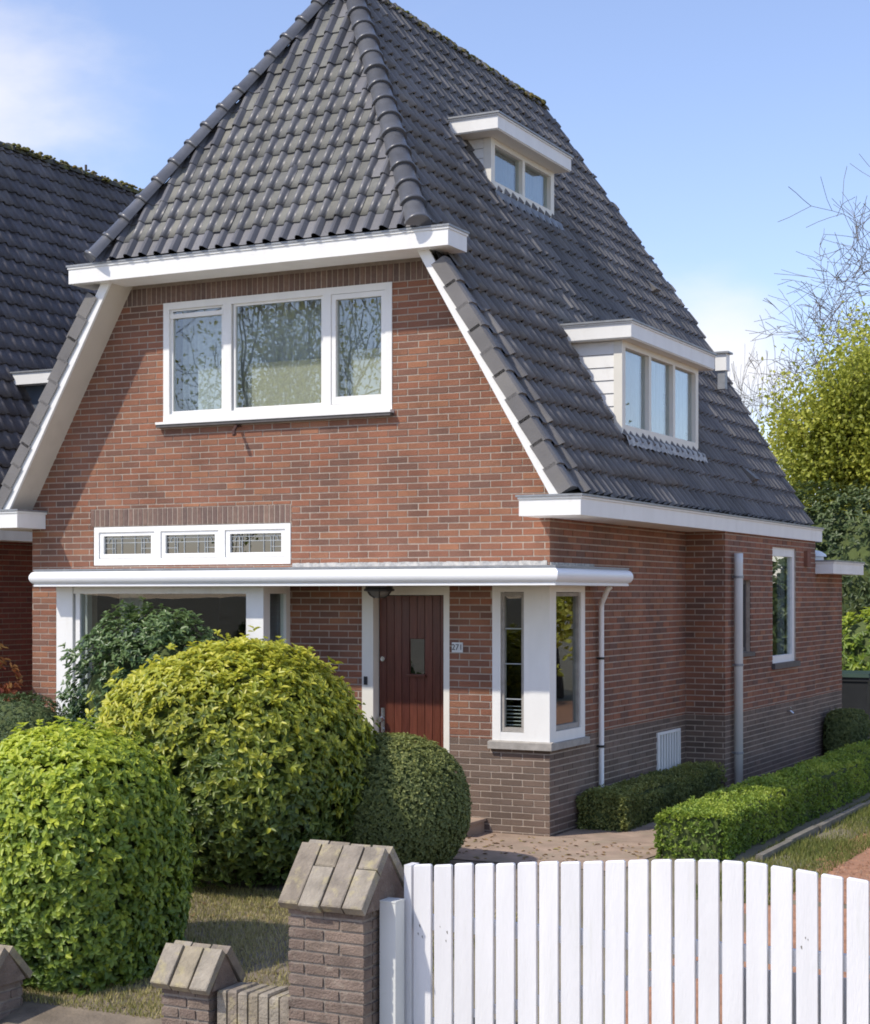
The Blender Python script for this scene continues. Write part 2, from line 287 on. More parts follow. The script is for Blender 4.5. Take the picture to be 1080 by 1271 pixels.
# ------------------------------------------------------------------ brickwork
BH, BL, MJ = .0652, .2200, .0125
def clip_poly(poly, hp):
    for a, b, c in hp:                              # keep a*u+b*z<=c
        out = []
        for i in range(len(poly)):
            p, q = poly[i], poly[(i+1) % len(poly)]
            dp, dq = a*p[0]+b*p[1]-c, a*q[0]+b*q[1]-c
            if dp <= 0: out.append(p)
            if (dp < 0 < dq) or (dq < 0 < dp):
                t = dp/(dp-dq); out.append((p[0]+(q[0]-p[0])*t, p[1]+(q[1]-p[1])*t))
        poly = out
        if len(poly) < 3: return []
    return poly
def subtract(iv, a, b):
    out = []
    for x0, x1 in iv:
        if b <= x0 or a >= x1: out.append((x0, x1)); continue
        if a > x0: out.append((x0, a))
        if b < x1: out.append((b, x1))
    return out
def lay(to3d, u0, u1, z0, z1, holes=(), hps=(), ch=BH, bl=BL, proud=.0045, fulls=None, mb=None, z_org=0.0, seed=0, bond=True, jx=.002):
    """lays bricks in courses; cut bricks go into mb, whole ones into fulls as (u,z,d,tint)"""
    rnd = random.Random(seed); k0 = int(math.floor((z0-z_org)/ch+1e-6)); k1 = int(math.ceil((z1-z_org)/ch-1e-6))
    for k in range(k0, k1):
        ca, cb = z_org+k*ch+MJ/2, z_org+(k+1)*ch-MJ/2
        ca, cb = max(ca, z0), min(cb, z1)
        if cb-ca < .008: continue
        off = (bl/2 if k % 2 else 0) if bond else 0
        off += rnd.uniform(-.006, .006) if bond else 0
        n = int((u1-u0)/bl)+3; us = u0-bl+off; u = us
        while u < u1:
            L = bl
            if bond and rnd.random() < .0: L = bl/2
            a, b = u+MJ/2+rnd.uniform(-jx, jx), u+L-MJ/2+rnd.uniform(-jx, jx); u += L
            a2, b2 = max(a, u0), min(b, u1)
            tint = rnd.random(); dj = proud+rnd.uniform(-.0014, .0014)
            if b2-a2 < .012: continue
            pieces = [(a2, b2, ca, cb)]
            for h in holes:
                nx = []
                for p in pieces:
                    if h[2] >= p[3] or h[3] <= p[2] or h[0] >= p[1] or h[1] <= p[0]: nx.append(p); continue
                    for x0, x1 in subtract([(p[0], p[1])], h[0], h[1]): nx.append((x0, x1, p[2], p[3]))
                    xa, xb = max(p[0], h[0]), min(p[1], h[1])
                    for y0, y1 in subtract([(p[2], p[3])], h[2], h[3]): nx.append((xa, xb, y0, y1))
                pieces = nx
            for p in pieces:
                if p[1]-p[0] < .01 or p[3]-p[2] < .006: continue
                poly = [(p[0], p[2]), (p[1], p[2]), (p[1], p[3]), (p[0], p[3])]
                q = clip_poly(poly, hps) if hps else poly
                if len(q) < 3: continue
                whole = len(q) == 4 and abs((p[1]-p[0])-(bl-MJ)) < 2*jx+.0005 and abs((p[3]-p[2])-(ch-MJ)) < 1e-4 and all(abs(q[i][0]-poly[i][0])+abs(q[i][1]-poly[i][1]) < 1e-6 for i in range(4))
                if whole and fulls is not None: fulls.append(((p[0]+p[1])/2, (p[2]+p[3])/2, dj, tint, p[1]-p[0])); continue
                n = len(q); vs = [to3d(x, -dj, z) for x, z in q]+[to3d(x, .004, z) for x, z in q]
                mb.add(vs, [tuple(range(n))]+[(i, n+i, n+(i+1) % n, (i+1) % n) for i in range(n)], tint)
def slab(mb, to3d, u0, u1, z0, z1, holes=(), hps=(), th=.10):
    """mortar backing with the same openings"""
    us = sorted({u0, u1, *[min(max(h[0], u0), u1) for h in holes], *[min(max(h[1], u0), u1) for h in holes]})
    zs = sorted({z0, z1, *[min(max(h[2], z0), z1) for h in holes], *[min(max(h[3], z0), z1) for h in holes]})
    for i in range(len(us)-1):
        for j in range(len(zs)-1):
            cu, cz = (us[i]+us[i+1])/2, (zs[j]+zs[j+1])/2
            if any(h[0] < cu < h[1] and h[2] < cz < h[3] for h in holes): continue
            q = clip_poly([(us[i], zs[j]), (us[i+1], zs[j]), (us[i+1], zs[j+1]), (us[i], zs[j+1])], hps)
            if len(q) < 3: continue
            n = len(q)
            mb.add([to3d(x, 0, z) for x, z in q]+[to3d(x, th, z) for x, z in q],
                   [tuple(range(n)), tuple(range(2*n-1, n-1, -1))]+[(i2, n+i2, n+(i2+1) % n, (i2+1) % n) for i2 in range(n)])
front = lambda u, d, z: (u, d, z)
def sidex(X): return lambda u, d, z: (X-d, u, z)
def fronty(Y): return lambda u, d, z: (u, Y+d, z)

# ------------------------------------------------------------------ the house
HX0, HX1 = -6.10, 0.0                    # facade left / right
RIDX, RIDZ, SL = -2.97, 8.90, 1.73       # ridge x, z and roof slope
EVX, EVZ = 0.335, 3.17                    # a point of the side roof surface
rx = lambda z, off=0.0: EVX-(z-EVZ)/SL-off      # side roof surface x at height z
OV = -0.38                               # verge overhang plane
house = empty('brick_house', (-3.0, 4.0, 0), 'red brick house with steep dark tiled roof and white trim in the middle', 'house')

hpsR = (SL, 1.0, EVZ+SL*(EVX-.17))                 # z + SL*x <= ...
hpsL = (-SL, 1.0, EVZ+SL*(-(2*RIDX-EVX)-.17))
WIN = (-4.355, -1.65, 4.02, 5.285)
TRA = (-5.27, -2.80, 2.56, 2.970)
BAY = (-5.30, -2.86, .70, 2.335)
DOOR = (-1.985, -1.03, .12, 2.335)
CORN = (-.58, .02, .87, 2.335)
holesF = [WIN, TRA, BAY, DOOR, CORN]
PZ = .89
mortar = MB(); mortar_p = MB(); bricks = MB(); plinths = MB(); soldiers = MB(); fullF = []; fullP = []
slab(mortar, front, HX0, HX1, 0, 5.55, holesF, [hpsR, hpsL], .10)
SOLD1 = (-5.31, -2.79, 2.975, 3.16); SOLD2 = (-6, 0, 5.285, 5.47)
lay(front, HX0, HX1+.006, PZ, 5.285, holesF+[SOLD1], [hpsR, hpsL], fulls=fullF, mb=bricks, seed=1)
lay(front, HX0, HX1+.006, -.1, PZ, holesF, [], ch=.0617, fulls=fullP, mb=plinths, seed=2, z_org=PZ-.0617*16)
lay(front, SOLD1[0], SOLD1[1], SOLD1[2], SOLD1[3], [], [], ch=.185, bl=.0625, mb=soldiers, z_org=SOLD1[2]-.004, bond=False, jx=.001, seed=3)
lay(front, -5.2, -.8, SOLD2[2], SOLD2[3], [], [hpsR, hpsL], ch=.185, bl=.0625, mb=soldiers, z_org=SOLD2[2]-.004, bond=False, jx=.001, seed=4)
# right flank: main wall x=0 to y=3.97, then the projecting bay x=.46 to y=8.05, then the annex
SX = .46; SY = 3.97; SE = 8.05; AE = 9.65
SCORN = (-.02, .875, .87, 2.335); SGR = (2.98, 3.74, .28, .75)
slab(mortar, sidex(0), .10, SY, 0, 3.0, [SCORN, SGR], [], .10)
lay(sidex(0), 0, SY, PZ, 2.98, [SCORN], [], mb=bricks, seed=5)
lay(sidex(0), 0, SY, -.1, PZ, [SCORN, SGR], [], ch=.0617, mb=plinths, seed=6, z_org=PZ-.0617*16)
slab(mortar, fronty(SY), .001, SX-.001, 0, 3.0, [], [], .08)
lay(fronty(SY), 0, SX+.006, PZ, 2.98, [], [], mb=bricks, seed=7)
lay(fronty(SY), 0, SX+.006, -.1, PZ, [], [], ch=.0617, mb=plinths, seed=8, z_org=PZ-.0617*16)
SW1 = (5.93, 7.05, 1.40, 2.84); SW2 = (4.55, 4.98, 1.58, 2.42)
slab(mortar, sidex(SX), SY+.081, SE, 0, 3.0, [SW1, SW2], [], .10)
lay(sidex(SX), SY, SE, PZ, 2.98, [SW1, SW2], [], mb=bricks, seed=9)
lay(sidex(SX), SY, SE, -.1, PZ, [], [], ch=.0617, mb=plinths, seed=10, z_org=PZ-.0617*16)
slab(mortar, sidex(SX-.02), SE+.01, AE, 0, 2.6, [], [], .10)
lay(sidex(SX-.02), SE+.01, AE, PZ, 2.6, [], [], mb=bricks, seed=11)
lay(sidex(SX-.02), SE+.01, AE, -.1, PZ, [], [], ch=.0617, mb=plinths, seed=12, z_org=PZ-.0617*16)
# left flank and back wall, plain
mortar.box(HX0-.001, HX0+.1, .101, 8.05, 0, 3.1); mortar.box(HX0+.1, SX-.1, 7.95, 8.05, 0, 3.1)
bk = [(HX0, 7.96, 3.1), (0, 7.96, 3.1), (rx(5.9, .2), 7.96, 5.9), (2*RIDX-rx(5.9, .2), 7.96, 5.9)]
mortar.prism(bk, (0, .09, 0)); mortar.box(-3, SX-.13, AE-.1, AE-.001, 0, 2.6)
# bay apron under the projecting window
lay(fronty(-.5), -5.36, -2.81, -.1, .70, [], [], ch=.0617, mb=plinths, seed=13, z_org=PZ-.0617*16)
slab(mortar, fronty(-.5), -5.36, -2.81, 0, .70, [], [], .1)
lay(sidex(-2.81), -.5, 0, -.1, .70, [], [], ch=.0617, mb=plinths, seed=14, z_org=PZ-.0617*16)
slab(mortar, sidex(-2.81), -.4, -.01, 0, .70, [], [], .1); mortar.box(-5.36, -5.26, -.4, -.01, 0, .7)
wall = mortar.build('wall', M['mortar'], house)
# whole bricks: the 300 nearest as pieces of their own, the rest joined
allf = [(q, 'brick') for q in fullF] + [(q, 'plinth') for q in fullP]
cx_, cy_ = cam.location.x, cam.location.y
allf.sort(key=lambda t: (t[0][0]-cx_)**2+cy_**2+(t[0][1]-2.25)**2)
def visible_front(q):
    u, z = q[0], q[1]
    if z < .35 and u < -.55: return False
    if 2.2 < z < 2.62: return False
    if u < -1.9 and z < 2.0: return False
    return True
def brick_mesh(name, w, h, m):
    mb = MB(); mb.add([(-w/2,0,-h/2),(w/2,0,-h/2),(w/2,0,h/2),(-w/2,0,h/2),(-w/2,.012,-h/2),(w/2,.012,-h/2),(w/2,.012,h/2),(-w/2,.012,h/2)],
        [(0,1,2,3),(0,4,5,1),(1,5,6,2),(2,6,7,3),(3,7,4,0)])
    me = mb.mesh(name); me.materials.append(m); return me
bm_full = {'brick': brick_mesh('brick', BL-MJ, BH-MJ, M['brick']), 'plinth': brick_mesh('brick_dark', BL-MJ, .0617-MJ, M['plinth'])}
cnt = 0
for q, kd in allf:
    if cnt < 300 and visible_front(q):
        o = bpy.data.objects.new('brick', bm_full[kd]); o.location = (q[0], -q[2], q[1]); link(o, wall); cnt += 1
    else:
        h = (BH if kd == 'brick' else .0617)-MJ; a, b = q[0]-q[4]/2, q[0]+q[4]/2
        (bricks if kd == 'brick' else plinths).add([(a,-q[2],q[1]-h/2),(b,-q[2],q[1]-h/2),(b,-q[2],q[1]+h/2),(a,-q[2],q[1]+h/2),(a,.004,q[1]-h/2),(b,.004,q[1]-h/2),(b,.004,q[1]+h/2),(a,.004,q[1]+h/2)],
            [(0,1,2,3),(0,4,5,1),(1,5,6,2),(2,6,7,3),(3,7,4,0)], q[3])
rest = MB()
for i, b_ in enumerate((bricks, plinths, soldiers)):
    off = len(rest.v); rest.v += b_.v; rest.f += [tuple(off+k for k in f) for f in b_.f]; rest.t += b_.t; rest.m += [i]*len(b_.f)
tag(rest.build('brickwork', [M['brick'], M['plinth'], M['soldier']], wall), kind='stuff')

# rooms behind the glass
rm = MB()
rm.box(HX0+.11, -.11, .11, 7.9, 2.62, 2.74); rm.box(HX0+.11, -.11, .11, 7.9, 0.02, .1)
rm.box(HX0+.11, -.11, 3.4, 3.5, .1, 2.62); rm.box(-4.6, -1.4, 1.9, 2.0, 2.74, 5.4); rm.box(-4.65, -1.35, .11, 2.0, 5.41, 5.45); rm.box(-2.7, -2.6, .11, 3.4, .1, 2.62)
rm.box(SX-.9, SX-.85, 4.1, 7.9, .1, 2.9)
rm.box(HX0+.105, HX0+.13, .11, 7.9, .1, 2.62)  # near-black lining added so the sunlit inner wall reads as an unlit room
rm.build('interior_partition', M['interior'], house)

# ---- tiles
TW, TG = .19, .25
PROF = [(0,0),(.18,-.002),(.38,-.002),(.54,.0),(.575,.020),(.65,.037),(.755,.044),(.86,.037),(.94,.020),(1.03,.0)]
def tile_geo(w=TW, gge=TG, th=.014, h0=.040, h1=.020, amp=1.0, lap=.05):
    vs = []
    for (u, z) in PROF:
        z *= amp
        vs += [(u*w, 0, z+h0-th), (u*w, 0, z+h0), (u*w, (gge+lap)*.5, z+(h0+h1)/2), (u*w, gge+lap, z+h1)]
    fs = []
    for i in range(len(PROF)-1):
        a, b = i*4, (i+1)*4
        fs += [(a, b, b+1, a+1), (a+1, b+1, b+2, a+2), (a+2, b+2, b+3, a+3)]
    k = (len(PROF)-1)*4
    fs += [(k, k+1, k+2), (k, k+2, k+3)]
    return vs, fs
def clip_faces(V, F, hp):
    """clip polygons (3d verts whose x,y are plane coords) by half planes"""
    P = [[V[i] for i in f] for f in F]
    for a, b, c in hp:
        out = []
        for poly in P:
            ds = [a*p[0]+b*p[1]-c for p in poly]
            if all(d <= 0 for d in ds): out.append(poly); continue
            if all(d >= 0 for d in ds): continue
            q = []
            for i in range(len(poly)):
                p, r, dp, dr = poly[i], poly[(i+1) % len(poly)], ds[i], ds[(i+1) % len(poly)]
                if dp <= 0: q.append(p)
                if dp*dr < 0:
                    t = dp/(dp-dr); q.append(tuple(p[k]+(r[k]-p[k])*t for k in range(3)))
            if len(q) >= 3: out.append(q)
        P = out
    return P
def roof_tiles(O, U, V, hps, u0, u1, v0, v1, geo, w=TW, gge=TG, holes=(), seed=0, mb=None, fulls=None):
    """tiles over the convex region hps in plane coords; whole ones listed as (matrix, centre)"""
    N = U.cross(V).normalized(); rnd = random.Random(seed); gv, gf = geo
    nr = int((v1-v0)/gge)+2
    for j in range(nr):
        v = v0+j*gge
        for i in range(int((u1-u0)/w)+2):
            u = u0+i*w
            cu, cv = u+w/2, v+gge/2
            if any(h[0] < u+.01 and u+w-.01 < h[1] and h[2] < v+.02 and v+gge-.02 < h[3] for h in holes): continue
            c4 = [(u, v), (u+w*1.05, v), (u+w*1.05, v+gge+.05), (u, v+gge+.05)]
            ins = [all(a*p[0]+b*p[1] <= c for a, b, c in hps) for p in c4]
            if not any(ins) and not clip_poly(c4, hps): continue
            ex = [(0, 1, h[2]) for h in holes if h[0] < u+.02 and u+w-.02 < h[1] and v < h[2] < v+gge+.05]
            if ex: ins = [False]
            jz, ja = rnd.uniform(-.005, .006), rnd.gauss(0, .012); t = rnd.random(); jv = rnd.gauss(0, .006)-(.03 if rnd.random() < .006 else 0)
            ca, sa = math.cos(ja), math.sin(ja)
            if all(ins):
                Mx = Matrix((( *(U*ca+V*sa), 0), (*(V*ca-U*sa), 0), (*N, 0), (0, 0, 0, 1))).transposed()
                Mx.translation = O+U*u+V*(v+jv)+N*jz; fulls.append((Mx, O+U*cu+V*cv, t))
            else:
                pl = clip_faces([(u+x, v+jv+y, z+jz) for x, y, z in gv], gf, list(hps)+ex)
                for poly in pl: mb.add([tuple(O+U*p[0]+V*p[1]+N*p[2]) for p in poly], [tuple(range(len(poly)))], t)
def add_full(mb, Mx, geo, t, mi=0):
    mb.add([tuple(Mx @ Vector(p)) for p in geo[0]], geo[1], t, mi)
    if mi == 0: mb.m[-len(geo[1]):] = [2 if k < 9 and k % 3 else 0 for k in range(len(geo[1]))]
CAMP = cam.location.copy()

roof = MB()
APY, RBY = 1.45, 6.62                     # ridge ends
Xe, Ze = rx(3.17), 3.17
HZ = 5.66                                 # height of the front hip's eave
cosS = 1/math.sqrt(1+SL*SL); sinS = SL*cosS
# right slope: u along y, v up the slope
OR = Vector((Xe, OV-.02, Ze)); UR = Vector((0, 1, 0)); VR = Vector((-cosS, 0, sinS))
def onR(y, z): return (y-OR.y, (z-OR.z)/sinS)
def hp_from(p, q, inside):
    a, b = q[1]-p[1], -(q[0]-p[0]); c = a*p[0]+b*p[1]
    if a*inside[0]+b*inside[1] > c: a, b, c = -a, -b, -c
    return (a, b, c)
ctrR = onR(4, 5)
HFY = -.5
hpR = [hp_from(onR(HFY, HZ-.02), onR(APY, RIDZ), ctrR), hp_from(onR(RBY, RIDZ), onR(8.15, 6.05), ctrR), (1, 0, 8.15-OR.y), (-1, 0, -.20), (0, 1, (RIDZ-Ze)/sinS), (0, -1, .02)]
D2 = dict(xf=-.03, y0=1.98, y1=4.48, zb=3.93, zt=4.875, fx=.12, fy0=1.86, fy1=4.68, ft=5.06)
D1 = dict(xf=-1.63, y0=2.22, y1=3.96, zb=6.685, zt=7.225, fx=-1.42, fy0=1.95, fy1=4.02, ft=7.405)
holesR = []
for D in (D1, D2):
    a = onR(D['y0'], D['zb']); b = onR(D['y1'], D['ft']); holesR.append((a[0], b[0], a[1]+.02, b[1]))
geoT = tile_geo(amp=1.15, th=.022, h0=.058, h1=.016); geoF = tile_geo(.185, .245, amp=1.1, th=.012, h0=.036)
cutR = MB(); fullR = []
roof_tiles(OR, UR, VR, hpR, .0, 9.0, -.02, 7.0, geoT, holes=holesR, seed=20, mb=cutR, fulls=fullR)
# left slope
OL = Vector((2*RIDX-Xe, 8.28, Ze)); UL = Vector((0, -1, 0)); VL = Vector((cosS, 0, sinS))
def onL(y, z): return (OL.y-y, (z-OL.z)/sinS)
ctrL = onL(4, 5)
hpL = [hp_from(onL(HFY, HZ-.02), onL(APY, RIDZ), ctrL), hp_from(onL(RBY, RIDZ), onL(8.15, 6.05), ctrL), (1, 0, 8.28-OV-.20), (-1, 0, 0), (0, 1, (RIDZ-Ze)/sinS), (0, -1, .02)]
fullL = []; roof_tiles(OL, UL, VL, hpL, 0, 9.0, -.02, 7.0, geoT, seed=21, mb=cutR, fulls=fullL)
# front hip
hx0, hx1 = 2*RIDX-rx(HZ), rx(HZ)
OF = Vector((hx0, HFY, HZ)); UF = Vector((1, 0, 0)); VF = Vector((0, APY-HFY, RIDZ-HZ)).normalized(); LF = Vector((0, APY-HFY, RIDZ-HZ)).length
hpF = [hp_from((0, 0), ((hx1-hx0)/2, LF), (1.8, 1)), hp_from((hx1-hx0, 0), ((hx1-hx0)/2, LF), (1.8, 1)), (0, -1, .0)]
cutF = MB(); fullFt = []
roof_tiles(OF, UF, VF, hpF, -.1, hx1-hx0, -.03, LF, geoF, w=.185, gge=.245, seed=22, mb=cutF, fulls=fullFt)
# deck under the tiles (closed body)
dk = MB(); o_ = .03
def P(x, y, z): return (x, y, z)
eL = 2*RIDX-Xe
pr = [P(Xe-o_, OV+.05, Ze-.02), P(Xe-o_, 8.1, Ze-.02), P(rx(6.0)-o_, 8.1, 6.0), P(RIDX, RBY, RIDZ-.05), P(RIDX, APY, RIDZ-.05), P(hx1-o_, HFY+.06, HZ-.03), P(rx(5.5)-o_, OV+.05, 5.5)]
pl = [(2*RIDX-x, y, z) for x, y, z in pr]
dk.add(pr, [(0,1,2,3,4,5,6)]); dk.add(pl, [(6,5,4,3,2,1,0)])
dk.add([pr[5], pr[4], pl[5]], [(0,1,2)]); dk.add([pr[2], pr[3], pl[2]], [(0,2,1)])
dk.add([pr[1], pr[2], pl[2], pl[1]], [(0,1,2,3)])
roof = dk.build('roof', M['deck'], house)
def share(name, geo, m, pan=None):
    b = MB(); b.add(geo[0], geo[1]); me = b.mesh(name); me.materials.append(m)
    me.polygons.foreach_set('use_smooth', [i % 3 != 0 and i < 27 for i in range(len(me.polygons))])
    if pan: me.materials.append(pan); me.polygons.foreach_set('material_index', [1 if k < 9 and k % 3 else 0 for k in range(len(me.polygons))])
    return me
meT = share('roof_tile', geoT, M['tile_matt']); meF = share('hip_roof_tile', geoF, M['tile'], M['tile_pan'])
full_all = [(m_, c_, t_, 0) for m_, c_, t_ in fullFt]+[(m_, c_, t_, 1) for m_, c_, t_ in fullR]
full_all.sort(key=lambda q: (q[1]-CAMP).length)
restT = MB()
for q in (cutF,): restT.add(q.v, q.f); restT.t[-len(q.f):] = q.t
restT.v += []; n0 = len(restT.f)
off = len(restT.v); restT.v += cutR.v; restT.f += [tuple(off+k for k in f) for f in cutR.f]; restT.t += cutR.t; restT.m += [1]*len(cutR.f)
cnt = 0
for m_, c_, t_, s_ in full_all:
    if cnt < 300 and not (s_ == 1 and c_.z < 3.3):
        o = bpy.data.objects.new('roof_tile', (meF, meT)[s_]); o.matrix_basis = m_; link(o, roof); cnt += 1
    else: add_full(restT, m_, (geoF, geoT)[s_], t_, s_)
for m_, c_, t_ in fullL: add_full(restT, m_, geoT, t_, 1)
tag(restT.build('roof_tiles', [M['tile'], M['tile_matt'], M['tile_pan']], roof), kind='stuff')

# hip and ridge tiles
def cap_geo(L, r0, r1, n=10, collar=.016):
    vs = []; st = [(0, r0+collar), (.035, r0+collar), (.045, r0), (L, r1)]
    for y, r in st:
        for k in range(n+1):
            a = math.pi*(k/n)*1.0; vs.append((r*math.cos(a), y, r*math.sin(a)*1.0))
    m_ = n+1; fs = [(i*m_+k, (i+1)*m_+k, (i+1)*m_+k+1, i*m_+k+1) for i in range(len(st)-1) for k in range(n)]
    fs.append(tuple(range(m_)))
    return vs, fs
def caps(P0, P1, up, L, me, parent, name='hip_tile', lift=0.0, jit=.006, seed=0):
    rnd = random.Random(seed); d = (P1-P0); n = max(1, round(d.length/L)); d.normalize(); x = d.cross(up).normalized(); u2 = x.cross(d)
    for i in range(n):
        o = bpy.data.objects.new(name, me)
        Mx = Matrix(((*x, 0), (*d, 0), (*u2, 0), (0, 0, 0, 1))).transposed(); Mx.translation = P0+d*(L*i)+u2*(lift+rnd.uniform(-jit, jit)); o.matrix_basis = Mx @ Matrix.Rotation(rnd.uniform(-.02, .02), 4, 'Y')
        link(o, parent)
def cap_mesh(name, L, r0, r1, m, n=10):
    b = MB(); gv, gf = cap_geo(L, r0, r1, n); b.add(gv, gf); me = b.mesh(name); me.materials.append(m)
    me.polygons.foreach_set('use_smooth', [True]*(len(me.polygons)-1)+[False]); return me
apex = Vector((RIDX, APY, RIDZ))
hr = Vector((hx1, HFY-.02, HZ)); hl = Vector((hx0, HFY-.02, HZ)); 
nF = UF.cross(VF); nR = UR.cross(VR); nL = UL.cross(VL)
mc = cap_mesh('hip_tile', .30, .115, .105, M['hip'])
caps(hr, apex, (nF+nR).normalized(), .268, mc, roof, lift=.02, seed=1)
caps(hl, apex, (nF+nL).normalized(), .268, mc, roof, lift=.02, seed=2)
mr_ = cap_mesh('ridge_tile', .36, .105, .097, M['mossy'])
caps(apex+Vector((0, .05, .0)), Vector((RIDX, RBY, RIDZ)), Vector((0, 0, 1)), .33, mr_, roof, name='ridge_tile', lift=-.055, seed=3)
bhr = Vector((rx(6.05), 8.15, 6.05)); bend = Vector((RIDX, RBY, RIDZ))
nB = Vector((0, 1, .7)).normalized()
caps(bhr, bend, (nR+nB).normalized(), .30, mc, roof, lift=-.05, seed=4)
caps(Vector((2*RIDX-bhr.x, 8.15, 6.05)), bend, (nL+nB).normalized(), .30, mc, roof, lift=.0, seed=5)
# moss along the ridge
mo = MB(); rnd = random.Random(5)
for i in range(160):
    y = APY+rnd.random()**.8*(RBY-APY); a = rnd.uniform(-.2, 1.0); r = .105; s_ = rnd.uniform(.008, .03)*(1.7 if y > 5.8 else 1)
    c = Vector((RIDX+r*math.cos(a), y, RIDZ-.055+r*math.sin(a)))
    mo.lathe([(s_*1.2, -s_*.3), (s_, s_*.3), (s_*.5, s_*.7), (.002, s_*.8)], c, 6, rnd.random())
tag(mo.build('moss', M['moss'], roof), kind='stuff')
# verge tiles along both front verges and the back ones
def verge_mesh(name, sgn):
    w = .185; gl = .25; b = MB()
    pf = [(-.0, -.09), (-.0, .045), (.03, .062), (w-.05, .058), (w, .035)]
    vs = []
    for y, dz in ((0, .014), (gl+.03, -.008)):
        for u, z in pf: vs.append((u, y, z+dz))
    n = len(pf); fs = [(i, i+1, n+i+1, n+i) for i in range(n-1)]
    b.add(vs, fs+[tuple(range(n-1, -1, -1))])
    if sgn < 0: b.v = [(-x, y, z) for x, y, z in b.v]; b.f = [f[::-1] for f in b.f]
    me = b.mesh(name); me.materials.append(M['tile_matt']); return me
def verge(O, U, V, N, n, me):
    for i in range(n):
        Mx = Matrix(((*U, 0), (*V, 0), (*N, 0), (0, 0, 0, 1))).transposed(); Mx.translation = O+V*(.25*i)+N*random.uniform(-.003, .004)
        o = bpy.data.objects.new('verge_tile', me); o.matrix_basis = Mx; link(o, roof)
verge(OR+VR*.02, UR, VR, nR, 10, verge_mesh('verge_tile', 1))
verge(Vector((eL, OV-.02, Ze))+VL*.02, UL, VL, nL, 10, verge_mesh('verge_tile_mirrored', -1))
verge(Vector((Xe, 8.17, Ze))+VR*.02, UR, VR, nR, 13, bpy.data.meshes['verge_tile_mirrored'])

# barge boards and verge soffits
def verge_board(sg):
    X = (lambda z, off: rx(z, off)) if sg > 0 else (lambda z, off: 2*RIDX-rx(z, off))
    mb = MB(); z0, z1 = 3.10, 5.50
    mb.prism([(X(z0, .065), OV, z0), (X(z1, .065), OV, z1), (X(z1, .185), OV, z1), (X(z0, .185), OV, z0)], (0, .03, 0))
    mb.build('barge_board', M['white'], roof)
    sf = MB(); sf.prism([(X(z0, .15), OV+.03, z0), (X(z1, .15), OV+.03, z1), (X(z1, .15), .0, z1), (X(z0, .15), .0, z0)], (-sg*.025, 0, 0))
    sf.build('verge_soffit', M['soffit'], roof)
verge_board(1); verge_board(-1)

# eaves boxes (boxed gutters with a zinc lip)
def eaves_box(x0, x1, y0, y1, z0, z1, name='eaves_gutter', lip=.02):
    mb = MB(); mb.box(x0, x1, y0, y1, z0, z1-.03)
    mb.box(x0-lip*.5, x1+lip*.5, y0-lip*.5, y1+lip*.5, z1-.029, z1-.008)
    mb.box(x0-lip, x1+lip, y0-lip, y1+lip, z1-.007, z1+.012, 0, 1)
    return mb.build(name, [M['white'], M['zinc']], house)
eaves_box(-5.20, -.80, HFY, -.10, 5.475, HZ-.005)
eb = MB()
eb.box(-.10, .50, -.47, -.012, 2.96, 3.11); eb.box(.02, .50, -.012, 8.27, 2.96, 3.11)
eb.box(-.11, .512, -.482, -.011, 3.111, 3.13); eb.box(.02, .512, -.011, 8.28, 3.111, 3.13)
eb.box(-.125, .525, -.495, -.010, 3.131, 3.15, 0, 1); eb.box(.02, .525, -.010, 8.29, 3.131, 3.15, 0, 1)
eb.build('eaves_gutter', [M['white'], M['zinc']], house)
eaves_box(-6.62, -5.91, -.47, -.012, 2.96, 3.145); eaves_box(-6.62, -6.101, -.012, 8.2, 2.962, 3.146, lip=.01)
# annex roof edge and roof light
eaves_box(SX-1.6, .70, SE+.01, AE+.22, 2.53, 2.70, 'annex_roof_edge')
rl = MB(); rl.lathe([(.17, 0), (.17, .06)], (.28, 8.55, 2.71), 16); rl.lathe([(.21, .06), (.20, .09), (.14, .13), (.06, .15), (.0, .152)], (.28, 8.55, 2.71), 16)
rl.build('roof_light', M['white_clean'], house, smooth=True)

# ---- windows
def bx(mb, to3d, u0, u1, d0, d1, z0, z1, tint=0, mi=0):
    c = [to3d(u, d, z) for u in (u0, u1) for d in (d0, d1) for z in (z0, z1)]
    a = np.array(c); lo = a.min(0); hi = a.max(0); mb.box(lo[0], hi[0], lo[1], hi[1], lo[2], hi[2], tint, mi)
def ring(mb, to3d, u0, u1, z0, z1, wl, wr, wt, wb, d0, d1, e=0.0):
    bx(mb, to3d, u0, u0+wl, d0, d1, z0, z1); bx(mb, to3d, u1-wr, u1, d0, d1, z0, z1)
    bx(mb, to3d, u0+wl, u1-wr, d0+.001, d1, z1-wt, z1); bx(mb, to3d, u0+wl, u1-wr, d0+.001, d1, z0, z0+wb)
def piece(name, to3d, u0, u1, d0, d1, z0, z1, m, parent):
    mb = MB(); bx(mb, to3d, u0, u1, d0, d1, z0, z1); return mb.build(name, m, parent)
def drape(name, to3d, u0, u1, d, z0, z1, m, parent, amp=.02, per=.09, n=None):
    n = n or max(8, int((u1-u0)/.012)); mb = MB(); vs = []
    for i in range(n+1):
        u = u0+(u1-u0)*i/n; dd = d+amp*math.sin(2*math.pi*(u-u0)/per)+amp*.5*math.sin(2*math.pi*(u-u0)/per*.37+1)
        vs += [to3d(u, dd, z0), to3d(u, dd, z1)]
    mb.add(vs, [(2*i, 2*i+2, 2*i+3, 2*i+1) for i in range(n)]); return mb.build(name, m, parent, smooth=True)

